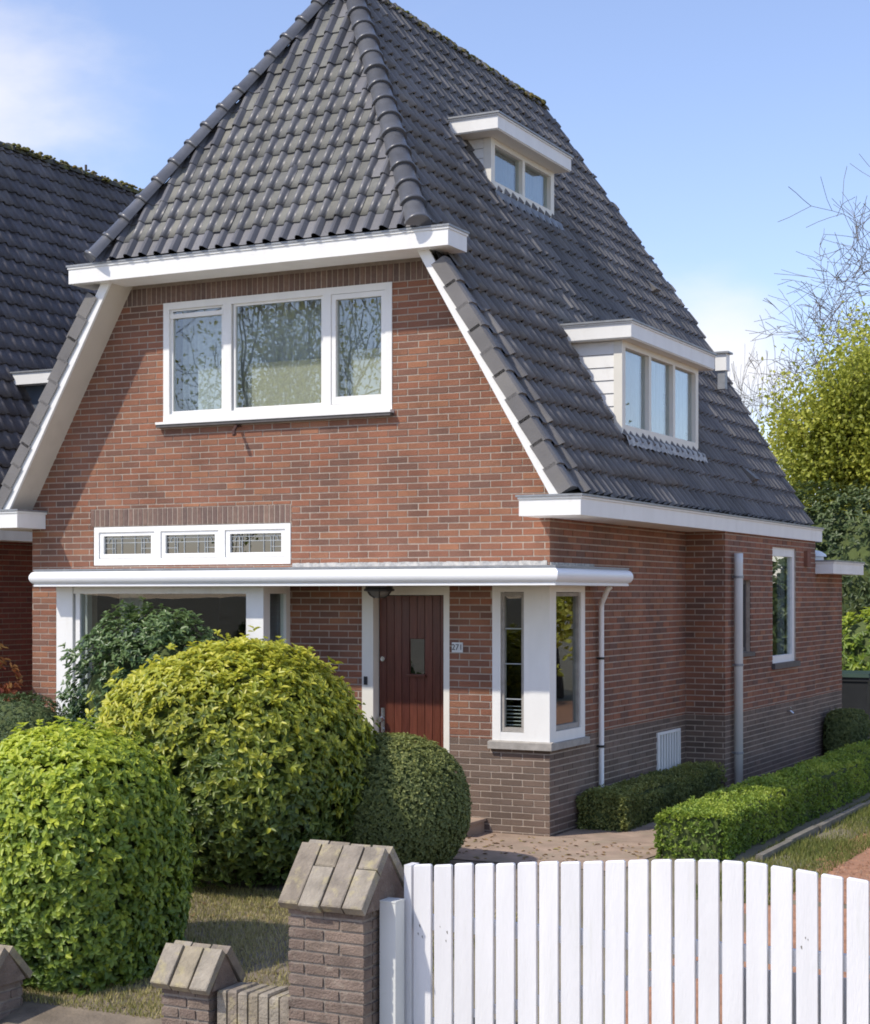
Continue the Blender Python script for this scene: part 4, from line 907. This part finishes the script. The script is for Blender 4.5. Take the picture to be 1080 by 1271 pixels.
# ------------------------------------------------------------------ garden wall: pillars, low wall
def pillar(x0, x1, y0, y1, zt, label, nbk, rise):
    zb = g(y0)-.12; root = empty('brick_pillar', ((x0+x1)/2, (y0+y1)/2, zb), label, 'pillar', 'brick pillars of the garden wall')
    core = MB(); core.box(x0+.008, x1-.008, y0+.008, y1-.008, zb, zt); ym = (y0+y1)/2; ov = .035
    core.prism([(x0-.0, y0, zt-.02), (x0, y1, zt-.02), (x0, ym, zt+rise-.02)], (x1-x0, 0, 0)); core.build('mortar_core', M['pmortar'], root)
    ch = .0625; nc_ = int((zt-zb)/ch); rnd = random.Random(int(x0*100)+5)
    z_top = zt
    def br(name, a, b, c, d_, z0, z1, m, tint):
        mb = MB(); e = .004; j = lambda: rnd.uniform(-.003, .003)
        # slightly chamfered brick
        mb.add([(a+j(),c+j(),z0+e),(b+j(),c+j(),z0+e),(b+j(),d_,z0+e),(a+j(),d_,z0+e),(a+j(),c+j(),z1-e),(b+j(),c+j(),z1-e),(b+j(),d_,z1-e),(a+j(),d_,z1-e),
                (a+.006,c+.006,z1),(b-.006,c+.006,z1),(b-.006,d_,z1),(a+.006,d_,z1)],
               [(0,3,2,1),(0,1,5,4),(1,2,6,5),(2,3,7,6),(3,0,4,7),(4,5,9,8),(5,6,10,9),(6,7,11,10),(7,4,8,11),(8,9,10,11)], tint); mb.build(name, m, root)
    for k in range(nc_):
        z1 = z_top-k*ch-.009; z0 = z1-ch+.011; wdt = x1-x0
        if z0 < zb: break
        full = .205 if wdt > .4 else .17
        cuts = [x0] + ([x0+.098, x0+.098+.216, x1] if k % 2 else [x0+.22, x1]) if wdt > .4 else [x0]+([x0+.17, x1] if k % 2 else [x0+.115, x0+.23, x1])
        for i in range(len(cuts)-1): br('brick', cuts[i]+(.006 if i else 0), cuts[i+1]-(.006 if i < len(cuts)-2 else 0), y0, y0+.09, z0, z1, M['pillar'], rnd.random())
        cy = [y0+.1]+([y0+.21, y1] if k % 2 else [y0+.30, y1])
        for i in range(len(cy)-1): br('brick', x1-.09, x1, cy[i]+.006, cy[i+1]-.006, z0, z1, M['pillar'], rnd.random())
    # dentil course and saddle-back coping of bricks laid up the slope
    n = nbk; wv = (x1-x0+2*ov)/n
    for side in (0, 1):
        ye = y0-ov if side == 0 else y1+ov; sg = 1 if side == 0 else -1
        d = Vector((0, (ym-ye), rise+.03)); L = d.length; d.normalize(); nn = Vector((0, -sg*d.z, abs(d.y))).normalized()
        for i in range(n):
            a = x0-ov+i*wv+.004+rnd.uniform(0, .004); b = x0-ov+(i+1)*wv-.004-rnd.uniform(0, .004); e0 = rnd.uniform(-.008, .008)
            cutp = [0, L] if i % 2 == 0 or nbk == 3 else [0, L*.63, L]
            if side: cutp = [0, L]
            for c in range(len(cutp)-1):
                s0, s1 = cutp[c]+(.003 if c else e0), cutp[c+1]-.003; hgt = .052+rnd.uniform(-.005, .005)
                base = Vector((0, ye, zt-.03)); mb = MB(); q = lambda x, s, h: tuple(Vector((x, 0, 0))+base+d*s+nn*h)
                mb.add([q(a,s0,0), q(b,s0,0), q(b,s1,0), q(a,s1,0), q(a,s0+.004,hgt-.005), q(b,s0+.004,hgt-.005), q(b,s1,hgt), q(a,s1,hgt), q(a+.008,s0+.012,hgt), q(b-.008,s0+.012,hgt)],
                       [(0,3,2,1),(0,1,5,4),(1,2,6,5),(2,3,7,6),(3,0,4,7),(4,5,9,8),(5,6,9),(4,8,7),(8,9,6,7)], rnd.random()); mb.build('coping_brick', M['coping'], root)
    mb = MB(); mb.prism([(x1+.001, y0-.0, zt-.02), (x1+.001, y1, zt-.02), (x1+.001, ym, zt+rise)], (.02, 0, 0)); mb.build('gable_infill', M['pillar'], root)
    return root
pillar(1.315, 1.775, -6.70, -6.24, 0.60, 'tall brick gate pillar with saddle-back coping beside the white gate', 4, .265)
pillar(.485, .80, -6.70, -6.44, .085, 'short brick pillar between the lawn and the tall gate pillar', 3, .17)
pillar(-1.10, -.76, -6.72, -6.40, -.06, 'short brick pillar at the bottom left corner, half out of frame', 3, .17)
def low_wall(x0, x1, label):
    root = empty('low_garden_wall', ((x0+x1)/2, -6.55, -.45), label, 'garden wall')
    mb = MB(); mb.box(x0, x1, -6.64, -6.45, -.5, .03); mb.build('mortar_core', M['pmortar'], root)
    n = int((x1-x0)/.0635); pw_ = (x1-x0)/n; rnd = random.Random(int(x0*50))
    for i in range(n):
        a = x0+i*pw_+.005; b = x0+(i+1)*pw_-.005; zt = .075+rnd.uniform(-.008, .006); c = -6.665+rnd.uniform(-.004, .004)
        mb = MB(); mb.add([(a,c,-.14),(b,c,-.14),(b,-6.43,-.14),(a,-6.43,-.14),(a,c,zt-.012),(b,c,zt-.012),(b,-6.43,zt-.012),(a,-6.43,zt-.012),(a+.008,c+.012,zt),(b-.008,c+.012,zt),(b-.008,-6.445,zt),(a+.008,-6.445,zt)],
            [(0,3,2,1),(0,1,5,4),(1,2,6,5),(2,3,7,6),(3,0,4,7),(4,5,9,8),(5,6,10,9),(6,7,11,10),(7,4,8,11),(8,9,10,11)], rnd.random()); mb.build('coping_brick', M['coping'], root)
low_wall(.83, 1.30, 'low wall of upright bricks between the short pillar and the tall gate pillar')

# gate
gate = empty('picket_gate', (3.7, -6.52, -.3), 'wide white wooden picket gate with a peaked top', 'gate')
GP = .1215; gx0, gpk = 1.925, 3.665; GY = -6.42
def gtop(x): t = abs(x-gpk); return .955-.093*max(0, (math.sqrt(t*t+.02)-.12))
for i in range(29):
    a = gx0+i*GP+ (0 if i else .0); b = a+.102; rnd = random.Random(i); off = rnd.uniform(-.003, .003); y0 = GY+rnd.uniform(-.003, .003)
    bot = -.20; ta, tb = gtop(a)+off, gtop(b)+off; mb = MB(); e = .008; th = .022; tl = rnd.uniform(-.004, .004)
    mb.add([(a+tl,y0,bot),(b+tl,y0,bot),(b+tl,y0+th,bot),(a+tl,y0+th,bot),(a,y0,ta-e),(b,y0,tb-e),(b,y0+th,tb-e),(a,y0+th,ta-e),(a+e,y0+.004,ta),(b-e,y0+.004,tb),(b-e,y0+th-.004,tb),(a+e,y0+th-.004,ta)],
        [(0,3,2,1),(0,1,5,4),(1,2,6,5),(2,3,7,6),(3,0,4,7),(4,5,9,8),(5,6,10,9),(6,7,11,10),(7,4,8,11),(8,9,10,11)], rnd.random()); pk = mb.build('picket', M['gate'], gate)
    if i in (0, 1, 17):
        mb = MB(); rr = random.Random(i+50)
        for _ in range(3):
            px_, pz_ = a+rr.uniform(.02, .08), rr.uniform(.35, .62); s_ = rr.uniform(.003, .007)
            mb.add([(px_, y0-.0006, pz_), (px_+s_, y0-.0006, pz_-s_), (px_+s_*.7, y0-.0006, pz_+s_*2), (px_-s_*.3, y0-.0006, pz_+s_*1.4)], [(0,1,2,3)])
        mb.build('paint_chip', M['chip'], pk)
mb = MB(); mb.box(gx0-.055, gx0-.012, GY-.004, GY+.09, -.2, gtop(gx0)-.002); mb.build('stile', M['gate'], gate)
for z0, z1 in ((.46, .54), (-.12, -.04)): mb = MB(); mb.box(gx0, gx0+29*GP, GY+.027, GY+.062, z0, z1); mb.build('rail', M['gate'], gate)
mb = MB(); mb.prism([(gx0, GY+.028, -.04), (gx0+.12, GY+.028, -.04), (gpk, GY+.028, .40), (gpk, GY+.028, .46), (gpk-.1, GY+.028, .46)], (0, .03, 0)); mb.build('brace', M['gate'], gate)
mb = MB(); mb.box(gpk-.04, gx0+29*GP, GY+.0635, GY+.08, -.18, .42); mb.build('backing_board', M['gate'], gate)
gp = empty('gate_post', (1.87, -6.5, -.3), 'white square metal gate post between the tall pillar and the gate', 'post')
mb = MB(); px0, px1, py0, py1, pzt = 1.795, 1.89, -6.56, -6.46, .62
mb.box(px0, px1, py0, py1, -.4, pzt); mb.build('tube', M['gatepost'], gp)
mb = MB(); mb.box(px0-.003, px1+.003, py0-.003, py1+.003, pzt, pzt+.008); mb.build('cap', M['gatepost'], gp)

# edging beside the hedge, and chips on the drive
kb = empty('garden_edging', (2.13, 4, 0), 'grey concrete edging strip along the long clipped hedge', 'edging')
for i in range(14):
    y = -.55+i*1.0; mb = MB(); r_ = random.Random(i); xj = 2.13+r_.uniform(-.012, .012); mb.box(xj-.03, xj+.03, y+.006, y+.994, -.1, .055+r_.uniform(-.015, .012)); mb.build('edging_block', M['kerb'], kb)
n = 4200; px_ = RNG.uniform(2.55, 4.2, n); py_ = RNG.uniform(-2.2, 4.5, n)
Vc = []; Fc = []; Tc = []
ang = RNG.uniform(0, 6.28, n); s_ = RNG.uniform(.008, .022, n); k = 0
for i in range(n):
    a = ang[i]; s = s_[i]; x, y = px_[i], py_[i]; z = .006
    Vc += [(x+s*math.cos(a), y+s*math.sin(a), z), (x+s*.8*math.cos(a+2), y+s*.8*math.sin(a+2), z), (x+s*math.cos(a+4.2), y+s*math.sin(a+4.2), z), (x, y, z+s*.9)]
    Fc += [(k, k+1, k+3), (k+1, k+2, k+3), (k+2, k, k+3)]; Tc += [RNG.random()]*3; k += 4
tag(np_mesh('gravel', Vc, Fc, Tc, M['gravel']), 'reddish bark and gravel chips scattered on the drive', 'gravel', kind='stuff')

# wheelie bin
bn = empty('wheelie_bin', (-.22, 13.45, 0), 'black wheelie bin with green lid behind the annex', 'bin')
x0, x1, y0, y1 = -.52, .06, 13.1, 13.7; t = .06
mb = MB(); mb.add([(x0+t,y0+t,.05),(x1-t,y0+t,.05),(x1-t,y1-t,.05),(x0+t,y1-t,.05),(x0,y0,.90),(x1,y0,.90),(x1,y1,.90),(x0,y1,.90)], [(0,3,2,1),(0,1,5,4),(1,2,6,5),(2,3,7,6),(3,0,4,7),(4,5,6,7)]); mb.box(x0-.02, x1+.02, y0-.02, y1+.02, .84, .90); mb.build('body', M['bin'], bn)
mb = MB(); mb.add([(x0-.03,y0-.05,.905),(x1+.03,y0-.05,.905),(x1+.03,y1+.03,.905),(x0-.03,y1+.03,.905),(x0,y0,.96),(x1,y0,.96),(x1,y1,.99),(x0,y1,.99)], [(0,3,2,1),(0,1,5,4),(1,2,6,5),(2,3,7,6),(3,0,4,7),(4,5,6,7)]); mb.build('lid', M['bin_lid'], bn)
for xx in (x0+.02, x1-.06): mb = MB(); mb.tube([(xx, y1-.03, .1), (xx+.05, y1-.03, .1)], .1, 14); mb.build('wheel', M['black'], bn)

# ------------------------------------------------------------------ plants
def snoise(P, f, seed):
    r = np.random.default_rng(seed); out = np.zeros(len(P))
    for k in range(7):
        d = r.normal(size=3); d /= np.linalg.norm(d); out += np.sin(P @ d*f*r.uniform(.6, 1.6)+r.uniform(0, 6.28))
    return out/3.5
def unit(a): return a/np.maximum(1e-6, np.linalg.norm(a, axis=1, keepdims=True))
def leaves(P, A, N, L, Wd, fold=.25, droop=.12):
    """one folded six-vertex leaf per row"""
    A = unit(A); B = unit(np.cross(A, N)); N = np.cross(B, A); L = L[:, None]; Wd = Wd[:, None]
    v = np.stack([P, P+A*L*.32-B*Wd*.5+N*Wd*fold, P+A*L*.68-B*Wd*.42+N*Wd*fold-N*L*droop*.4, P+A*L-N*L*droop, P+A*L*.68+B*Wd*.42+N*Wd*fold-N*L*droop*.4, P+A*L*.32+B*Wd*.5+N*Wd*fold], 1)
    n = len(P); b = np.arange(n)[:, None]*6
    F = np.concatenate([b+np.array([[0, 3, 2, 1]]), b+np.array([[0, 5, 4, 3]])], 1).reshape(-1, 4)
    return v.reshape(-1, 3), F
def sup(n, c, rad, e, lump, freq, seed, zmin=None, r=RNG):
    d = unit(r.normal(size=(n, 3))); s = (np.abs(d)**e).sum(1)**(-1/e); rad = np.array(rad); c = np.array(c)
    P = d*s[:, None]*rad; nz = snoise(P, freq, seed); P = P*(1+lump*nz)[:, None]
    N = unit(np.sign(d)*np.abs(d)**(e-1)/rad); P = P+c
    if zmin is not None: m = P[:, 2] > zmin; P, N, nz = P[m], N[m], nz[m]
    return P, N, nz
def core_mesh(c, rad, e, lump, freq, seed, k, parent, zmin, name='inner_twigs'):
    mb = MB(); nu, nv = 28, 16; P = []
    for j in range(nv+1):
        for i in range(nu):
            a = 2*math.pi*i/nu; b = -math.pi/2+math.pi*j/nv; P.append((math.cos(a)*math.cos(b), math.sin(a)*math.cos(b), math.sin(b)))
    d = np.array(P); s = (np.abs(d)**e).sum(1)**(-1/e); Q = d*s[:, None]*np.array(rad); Q = Q*(1+lump*snoise(Q, freq, seed))[:, None]*k+np.array(c); Q[:, 2] = np.maximum(Q[:, 2], zmin)
    mb.add([tuple(q) for q in Q], [(j*nu+i, j*nu+(i+1) % nu, (j+1)*nu+(i+1) % nu, (j+1)*nu+i) for j in range(nv) for i in range(nu)])
    return mb.build(name, M['core'], parent)
def bush(name, label, cat, c, rad, e, nshoot, nleaf, L, Wd, m, lump=.06, freq=5, seed=1, young=.5, spread=(52, 90), core=.86, zmin=None, depth=.16, extra=0, stem=True, up=.35, shoot=.07):
    """shoots on the shell, each a whorl of leaves; young scales the top-lit yellow put into the tint of upward new shoots"""
    r = np.random.default_rng(seed); zmin = g(c[1])+.03 if zmin is None else zmin
    root = empty(name, (c[0], c[1], g(c[1])), label, cat)
    P, N, nz = sup(nshoot, c, rad, e, lump, freq, seed, zmin, r); n = len(P)
    dep = r.random(n)**2*depth; P = P-(P-np.array(c))*dep[:, None]; out = np.where(r.random(n) < .07, r.random(n)*shoot, 0); P = P+(P-np.array(c))*out[:, None]
    ax = unit(N*1.3+np.array([0, 0, up])+r.normal(size=(n, 3))*.2)
    toplit = np.clip((N[:, 2]*.5+.5)*young+r.normal(size=n)*.16+nz*.10-dep*.8, 0, 1)  # top light put into leaf colour: upward shoots yellower, deeper ones darker
    k = nleaf; Pi = np.repeat(P, k, 0); ai = np.repeat(ax, k, 0); m_ = len(Pi)
    o = unit(np.cross(ai, r.normal(size=(m_, 3)))); th = np.radians(r.uniform(*spread, m_))[:, None]
    A = ai*np.cos(th)+o*np.sin(th); Nn = ai*np.sin(th)-o*np.cos(th)
    Li = L*r.uniform(.65, 1.2, m_); Wi = Wd*r.uniform(.75, 1.2, m_)
    Pi = Pi+ai*(r.uniform(-.4, .15, m_)*L)[:, None]
    T = np.clip(np.repeat(toplit, k)*(1.0-.35*(th[:, 0]-.4))+r.normal(size=m_)*.09, 0.01, .99)
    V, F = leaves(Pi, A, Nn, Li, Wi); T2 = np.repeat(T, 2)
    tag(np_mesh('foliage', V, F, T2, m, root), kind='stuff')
    core_mesh(c, rad, e, lump, freq, seed, core, root, g(c[1])+.0)
    if stem:
        mb = MB(); rr = random.Random(seed)
        for i in range(5):
            a = rr.uniform(0, 6.28); mb.tube([(c[0]+.05*math.cos(a), c[1]+.05*math.sin(a), g(c[1])-.05), (c[0]+rad[0]*.35*math.cos(a), c[1]+rad[1]*.35*math.sin(a), c[2]-.1), (c[0]+rad[0]*.6*math.cos(a), c[1]+rad[1]*.6*math.sin(a), c[2]+rad[2]*.4)], [.03, .02, .008], 6)
        mb.build('stems', M['bark'], root)
    return root
# big laurel in the middle
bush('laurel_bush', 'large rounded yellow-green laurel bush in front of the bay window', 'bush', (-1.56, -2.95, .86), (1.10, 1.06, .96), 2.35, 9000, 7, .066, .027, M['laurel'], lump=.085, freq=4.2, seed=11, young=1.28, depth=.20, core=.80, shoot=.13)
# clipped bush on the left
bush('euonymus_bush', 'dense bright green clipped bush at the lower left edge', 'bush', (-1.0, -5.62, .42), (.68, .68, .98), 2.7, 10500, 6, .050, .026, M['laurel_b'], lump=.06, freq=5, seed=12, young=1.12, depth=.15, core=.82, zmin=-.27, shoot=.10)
# clipped ball
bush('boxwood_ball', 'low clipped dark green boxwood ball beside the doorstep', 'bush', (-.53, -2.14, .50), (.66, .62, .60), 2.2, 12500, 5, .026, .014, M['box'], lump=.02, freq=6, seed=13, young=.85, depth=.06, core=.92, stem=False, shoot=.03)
# dark shrub behind
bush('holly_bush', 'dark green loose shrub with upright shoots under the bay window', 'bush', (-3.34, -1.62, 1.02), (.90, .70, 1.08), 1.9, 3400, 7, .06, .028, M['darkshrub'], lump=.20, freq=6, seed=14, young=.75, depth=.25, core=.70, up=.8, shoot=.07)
bush('conifer_bush', 'low dark green shrub at the left edge below the red shoots', 'bush', (-4.95, -1.55, .62), (.62, .5, .66), 2.4, 2600, 5, .035, .012, M['conifer'], lump=.05, freq=6, seed=15, young=.7, depth=.12, core=.88)
bush('red_shoot_shrub', 'small shrub with red and yellow young leaves beside the shaded neighbouring wall', 'bush', (-6.42, -.28, 1.0), (.42, .35, .62), 1.8, 130, 6, .09, .045, M['redleaf'], lump=.2, freq=6, seed=16, young=1.0, depth=.5, core=.3)
# shrub by the annex and the bright laurel behind the bin
bush('boxwood_shrub', 'small dark boxwood shrub at the corner of the annex', 'bush', (.72, 8.75, .33), (.26, .42, .34), 4.0, 2600, 5, .03, .016, M['box'], lump=.04, freq=6, seed=17, young=.6, depth=.1, core=.9, stem=False)
bush('laurel_shrub', 'bright yellow-green laurel behind the wheelie bin', 'bush', (-.2, 15.6, .95), (1.1, .8, 1.0), 2.3, 900, 6, .13, .05, M['laurel_b'], lump=.08, freq=4, seed=18, young=.9, depth=.2, core=.82)
bush('evergreen_shrub', 'tall dark evergreen filling the gap behind the annex', 'bush', (-1.5, 18.4, 2.1), (2.6, 1.4, 2.3), 2.1, 3400, 6, .12, .05, M['evergreen'], lump=.14, freq=2.2, seed=19, young=.7, depth=.3, core=.74)
bush('background_thicket', 'far green thicket at the right edge behind the evergreen', 'bush', (1.5, 27, 1.5), (6.5, 1.6, 2.4), 2.2, 3600, 5, .2, .09, M['evergreen'], lump=.14, freq=1.4, seed=20, young=.7, depth=.3, core=.8)

def hedge(name, label, x0, x1, y0, y1, zt, n, L, Wd, m, seed, core_in=.035, zt2=None):
    r = np.random.default_rng(seed); root = empty(name, ((x0+x1)/2, (y0+y1)/2, 0), label, 'hedge')
    dx, dy = x1-x0, y1-y0; faces = [(dx*dy, 't'), (dy*zt, 'l'), (dy*zt, 'r'), (dx*zt, 'f'), (dx*zt, 'b')]; tot = sum(a for a, _ in faces); Ps = []; Ns = []
    for a, k in faces:
        q = int(n*a/tot); u, v = r.random(q), r.random(q)
        if k == 'b': continue
        # nearer leaves are denser: bias along y
        vy = y0+dy*(v**1.35)
        if k == 't': Ps.append(np.stack([x0+dx*u, vy, np.full(q, zt)], 1)); Ns.append(np.tile([0, 0, 1.], (q, 1)))
        if k == 'l': Ps.append(np.stack([np.full(q, x0), vy, zt*u], 1)); Ns.append(np.tile([-1., 0, 0], (q, 1)))
        if k == 'r': Ps.append(np.stack([np.full(q, x1), vy, zt*u], 1)); Ns.append(np.tile([1., 0, 0], (q, 1)))
        if k == 'f': Ps.append(np.stack([x0+dx*u, np.full(q, y0), zt*v], 1)); Ns.append(np.tile([0, -1., 0], (q, 1)))
    P = np.concatenate(Ps); N = np.concatenate(Ns); n_ = len(P)
    # round the edges a little and roughen
    c = np.array([(x0+x1)/2, 0, zt*.45]); P = P+N*(snoise(P, 7, seed)*.018+r.normal(size=n_)*.012)[:, None]
    ed = np.minimum(np.minimum(P[:, 0]-x0, x1-P[:, 0]), P[:, 1]-y0); P[:, 2] -= np.where(P[:, 2] > zt*.85, .03*np.exp(-np.maximum(ed, 0)/.03), 0)
    ax = unit(N+np.array([0, 0, .35])+r.normal(size=(n_, 3))*.5); k = 4; Pi = np.repeat(P, k, 0); ai = np.repeat(ax, k, 0); m_ = len(Pi)
    o = unit(np.cross(ai, r.normal(size=(m_, 3)))); th = np.radians(r.uniform(20, 80, m_))[:, None]; A = ai*np.cos(th)+o*np.sin(th); Nn = ai*np.sin(th)-o*np.cos(th)
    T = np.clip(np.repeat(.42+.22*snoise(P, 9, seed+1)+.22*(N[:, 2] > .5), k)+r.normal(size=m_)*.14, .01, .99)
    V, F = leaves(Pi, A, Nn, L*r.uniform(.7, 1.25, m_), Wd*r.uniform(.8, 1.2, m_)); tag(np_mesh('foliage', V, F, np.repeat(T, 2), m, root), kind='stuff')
    mb = MB(); i_ = core_in; mb.box(x0+i_, x1-i_, y0+i_, y1-i_, 0, zt-i_); mb.build('inner_twigs', M['core'], root); return root
hedge('clipped_hedge', 'long low clipped hedge running back from the gate along the side path', 1.30, 1.86, -.72, 13.5, .385, 15000, .032, .018, M['box_bright'], 31)
hedge('boxwood_hedge', 'low dark hedge along the foot of the shaded side wall', .06, .50, .62, 3.85, .34, 7000, .028, .016, M['box'], 32)

# grass on the small front lawn and beside the drive
def grass(name, label, n, x0, x1, y0, y1, h, m, seed, dry=.5):
    r = np.random.default_rng(seed); x = r.uniform(x0, x1, n); y = r.uniform(y0, y1, n); z = np.array([g(q) for q in y])
    P = np.stack([x, y, z], 1); d = snoise(P, 4, seed); keep = r.random(n) < np.clip(.72+.5*d, .12, 1); P = P[keep]; d = d[keep]; n = len(P)
    a = r.uniform(0, 6.28, n); lean = r.uniform(.1, .9, n); hh = h*r.uniform(.5, 1.3, n); B = np.stack([np.cos(a), np.sin(a), 0*a], 1); w = (.0035*r.uniform(.7, 1.5, n))[:, None]
    D = np.stack([-np.sin(a)*lean, np.cos(a)*lean, np.ones(n)], 1)*hh[:, None]
    V = np.stack([P-B*w, P+B*w, P+D], 1).reshape(-1, 3); F = np.arange(3*n).reshape(-1, 3)
    T = np.clip(dry+.25*snoise(P, 2.2, seed+3)+r.normal(size=n)*.18, .01, .99); return tag(np_mesh(name, V, F, T, m), label, 'grass', kind='stuff')
grass('lawn_grass', 'dry patchy grass of the small front lawn behind the pillars', 60000, -1.6, 1.25, -6.35, -3.3, .035, M['grass'], 41, .62)
grass('verge_grass', 'green grass strip between the hedge edging and the gravel drive', 34000, 2.02, 2.8, -2.4, 6.5, .05, M['grass'], 42, .22)
# weed by the tall pillar
bush('weed', 'small bright weed growing at the foot of the tall pillar', 'plant', (1.20, -6.28, .00), (.07, .06, .17), 2, 40, 5, .035, .02, M['laurel_b'], lump=.2, freq=9, seed=51, young=.9, depth=.5, core=.2, zmin=-.2, stem=False)

# ---- trees
def tree(name, label, base, H, Rr, r0, spread, levels, seed, leafm=None, leaf=(0, .1, .06), bark='bark', kids=(3, 4), ratio=.72, up=.25, lean=(0, 0), sides=6, minr=.006, clump=.5, leaf_from=2, first=.3):
    """recursive limbs, fitted to height H and crown radius Rr"""
    rnd = random.Random(seed); root = empty(name, base, label, 'tree'); segs = []
    def grow(p, d, L, r, lv):
        n = 5 if lv < levels else 3; pts = [p]; q = p.copy(); dd = d.copy()
        for i in range(n):
            dd = (dd+Vector((rnd.gauss(0, .11), rnd.gauss(0, .11), rnd.gauss(0, .09)+.04*up))).normalized(); q = q+dd*(L/n); pts.append(q.copy())
        r1 = max(minr*.6, r*.62); segs.append((pts, [r+(r1-r)*i/n for i in range(n+1)], lv))
        if lv >= levels: return
        k = rnd.randint(*kids)+(1 if lv == 0 else 0)
        for i in range(k):
            s = pts[-1] if i < 2 else pts[rnd.randint(2, n)]
            side = dd.cross(Vector((rnd.gauss(0, 1), rnd.gauss(0, 1), rnd.gauss(0, 1)))).normalized()
            nd = (dd*rnd.uniform(.45, .9)+side*spread*rnd.uniform(.6, 1.2)+Vector((0, 0, up*.4))).normalized()
            grow(s.copy(), nd, L*ratio*rnd.uniform(.75, 1.15), r1*rnd.uniform(.6, .85), lv+1)
    grow(Vector((0, 0, 0)), Vector((lean[0], lean[1], 1)).normalized(), 1.0, 1.0, 0)
    A = np.array([list(p) for s in segs for p in s[0]]); sz = H/A[:, 2].max(); sx = Rr/np.percentile(np.hypot(A[:, 0], A[:, 1]), 98)
    tb = MB(); tips = []; B = Vector(base)
    for pts, rs, lv in segs:
        q = [B+Vector((p.x*sx, p.y*sx, p.z*sz)) for p in pts]; tb.tube(q, [max(minr*.6, r0*x) for x in rs], sides if lv < 3 else 4, cap=False)
        if lv >= leaf_from: tips.extend(q[1:])
    tb.build('trunk', M[bark], root, smooth=True)
    if leafm and leaf[0]:
        r = np.random.default_rng(seed); tp = np.array([list(t) for t in tips]); n = leaf[0]; idx = r.integers(0, len(tp), n)
        P = tp[idx]+r.normal(size=(n, 3))*clump*.5; Aa = unit(r.normal(size=(n, 3))+np.array([0, 0, .1])); N = unit(r.normal(size=(n, 3))+np.array([0, 0, .8]))
        T = np.clip(.5+.28*snoise(tp[idx], 1.3, seed)+r.normal(size=n)*.15, .01, .99)
        V, F = leaves(P, Aa, N, leaf[1]*r.uniform(.7, 1.3, n), leaf[2]*r.uniform(.7, 1.3, n)); tag(np_mesh('crown', V, F, np.repeat(T, 2), leafm, root), kind='stuff')
    return root
tree('oak_tree', 'yellow-green spring tree at the right edge behind the house', (-1.5, 24.5, 0), 8.3, 3.3, .24, .85, 5, 61, M['oak'], (70000, .10, .07), clump=.55, kids=(3, 4), ratio=.74, up=.15)
tree('bare_tree', 'tall bare-branched tree reaching in from the right edge', (-2.9, 33, 0), 15.5, 8.0, .20, .75, 6, 64, bark='bark_pale', kids=(3, 4), ratio=.74, up=.2, minr=.012)
tree('birch_sapling', 'thin bare young tree just above the right end of the roof', (-5.3, 25, 0), 8.4, 1.8, .06, .5, 5, 66, bark='bark_pale', kids=(3, 3), ratio=.74, up=.35, minr=.006)
# across the street, seen mirrored in the panes
tree('street_tree', 'leafing street tree mirrored in the big upper window', (-12.5, -19.5, -.35), 13.5, 5.0, .26, .8, 6, 71, M['oak'], (9000, .09, .06), clump=.8, kids=(3, 3), ratio=.78, up=.35, minr=.015)
tree('garden_tree', 'yellow-green garden tree mirrored in the side pane of the corner window', (8.0, 19.5, 0), 7.0, 4.0, .16, .9, 5, 72, M['oak'], (22000, .15, .10), clump=.6, kids=(3, 4), ratio=.76, up=.0)

# leaf litter on the path and under the bushes
n = 420; lr = np.random.default_rng(77)
lx_ = np.concatenate([lr.uniform(-1.2, 1.2, n//2), lr.uniform(-2.2, 1.1, n-n//2)]); ly_ = np.concatenate([lr.uniform(-1.5, -.1, n//2), lr.uniform(-6.3, -3.2, n-n//2)])
Pl = np.stack([lx_, ly_, np.array([g(v) for v in ly_])+.014], 1); al = lr.uniform(0, 6.28, n)
Vl, Fl = leaves(Pl, np.stack([np.cos(al), np.sin(al), lr.normal(size=n)*.1], 1), np.tile([0, 0, 1.], (n, 1))+lr.normal(size=(n, 3))*.15, .05*lr.uniform(.6, 1.3, n), .022*lr.uniform(.7, 1.3, n))
tag(np_mesh('fallen_leaves', Vl, Fl, np.repeat(lr.random(n), 2), leafmat('dry_leaf', [(.16,.09,.045,1),(.26,.16,.07,1),(.36,.27,.13,1),(.22,.20,.07,1)], .8, .1)), 'dry leaves scattered on the path and lawn edge', 'leaf litter', kind='stuff')
